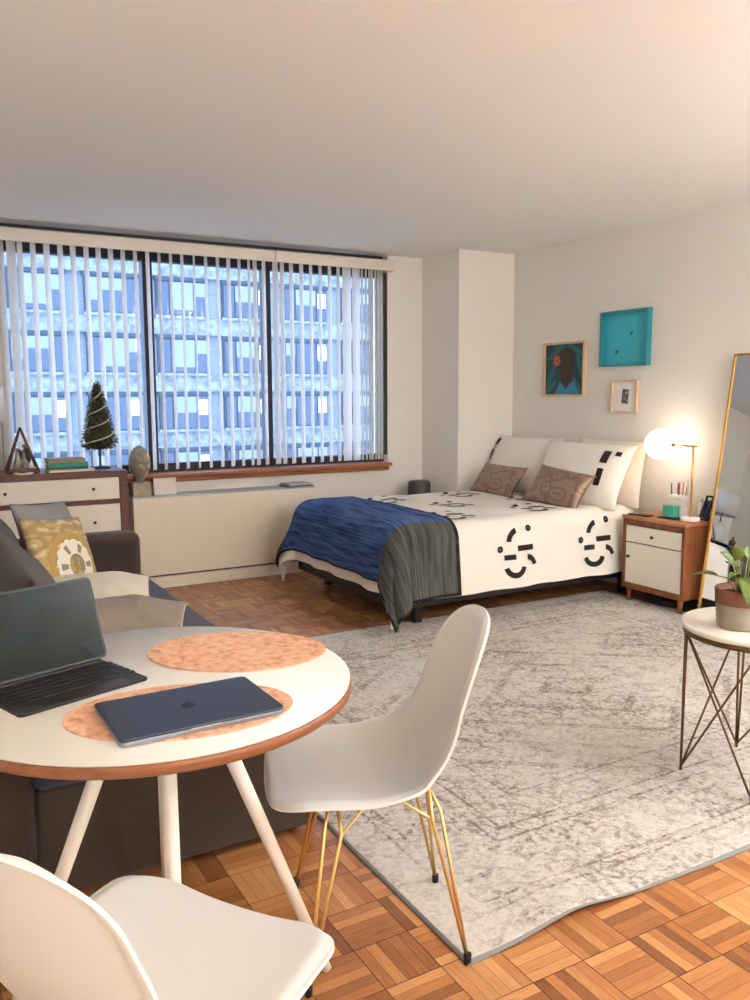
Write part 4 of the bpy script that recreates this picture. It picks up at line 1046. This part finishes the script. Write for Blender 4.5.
for s_ in (-1, 1): hb.sphere((-.006, s_ * .064, .222), .018, 12, 8, sx=.8, sy=.45, sz=1.4)
hb.tube([(-.008, 0, .165), (-.006, 0, .135), (-.004, 0, .096)], [.034, .022, .026], 18)
hb.build('head', STN, hd_, rot=(0, 0, R(-74)))
cd = B(); cd.box(-.08, .08, 0, .004, 0, .122, M=Matrix.Rotation(R(-8), 4, 'X'))
tag(cd.build('white_card', mat('white_card_stock', (240, 232, 216), .7), loc=(1.618, 5.80, .652)), 'blank white card standing beside the stone head on the radiator cover', 'card')
pg = thing('papers', 'small stack of magazines at the right end of the radiator cover', 'magazine stack', (2.62, 5.80, .652), R(8))
B().box(-.11, .11, -.07, .07, 0, .010).build('lower_magazine', mat('dark_magazine', (88, 88, 94), .4), pg, bevel=.001)
B().box(-.10, .09, -.065, .07, .010, .028).build('upper_magazine', mat('pale_magazine', (176, 182, 196), .3), pg, bevel=.002)

# ================================================================== UNSEEN LAMPS ADDED AS FILL LIGHT
def hanging_fill(label, x, y, z, r, e):  # unseen hanging globe added to brighten the room
    t = thing('fill_globe_lamp', label, 'fill lamp', (x, y, H))
    B().lathe([(0, 0), (.06, 0), (.06, -.02), (.02, -.03), (0, -.03)], 28).build('canopy', WHITEL, t)
    B().tube([(0, 0, -.02), (0, 0, z - H + r * .96)], .004, 8).build('cable', WHITEL, t)
    m_ = mat('fill_opal_globe_%d' % int(e), (250, 246, 238), .5); b_ = m_.node_tree.nodes['Principled BSDF']
    b_.inputs['Emission Color'].default_value = (*FILL_TINT, 1); b_.inputs['Emission Strength'].default_value = e
    g_ = B(); g_.sphere((0, 0, z - H), r, 32, 18); g_.build('globe', m_, t)
hanging_fill('added opal globe fill light hanging unseen right of the camera', 3.1, .2, 2.02, .14, CEIL_FILL_E)
hanging_fill('added opal globe fill light hanging unseen at the entry end of the room', 1.6, -2.1, 2.02, .14, ENTRY_FILL_E)
tc_ = thing('fill_uplighter', 'added brass uplighter for fill light, unseen at the right wall nearer than the mirror', 'floor lamp', (4.0, .2, 0))  # unseen uplighter added to brighten the ceiling and walls
B().lathe([(0, 0), (.14, 0), (.145, .008), (.14, .022), (.02, .03), (0, .03)], 36).build('base', GOLD, tc_)
B().tube([(0, 0, .025), (0, 0, 1.70)], .011, 12).build('pole', GOLD, tc_)
B().lathe([(.02, 1.69), (.09, 1.71), (.15, 1.76), (.175, 1.82)], 36, cap=False).build('bowl_shade', GOLD, tc_, solid=.003)
m_ = mat('fill_uplighter_bulb', (250, 246, 238), .5); b_ = m_.node_tree.nodes['Principled BSDF']
b_.inputs['Emission Color'].default_value = (*FILL_TINT, 1); b_.inputs['Emission Strength'].default_value = TORCH_FILL_E
bu = B(); bu.sphere((0, 0, 1.765), .05, 24, 12); bu.build('bulb', m_, tc_)
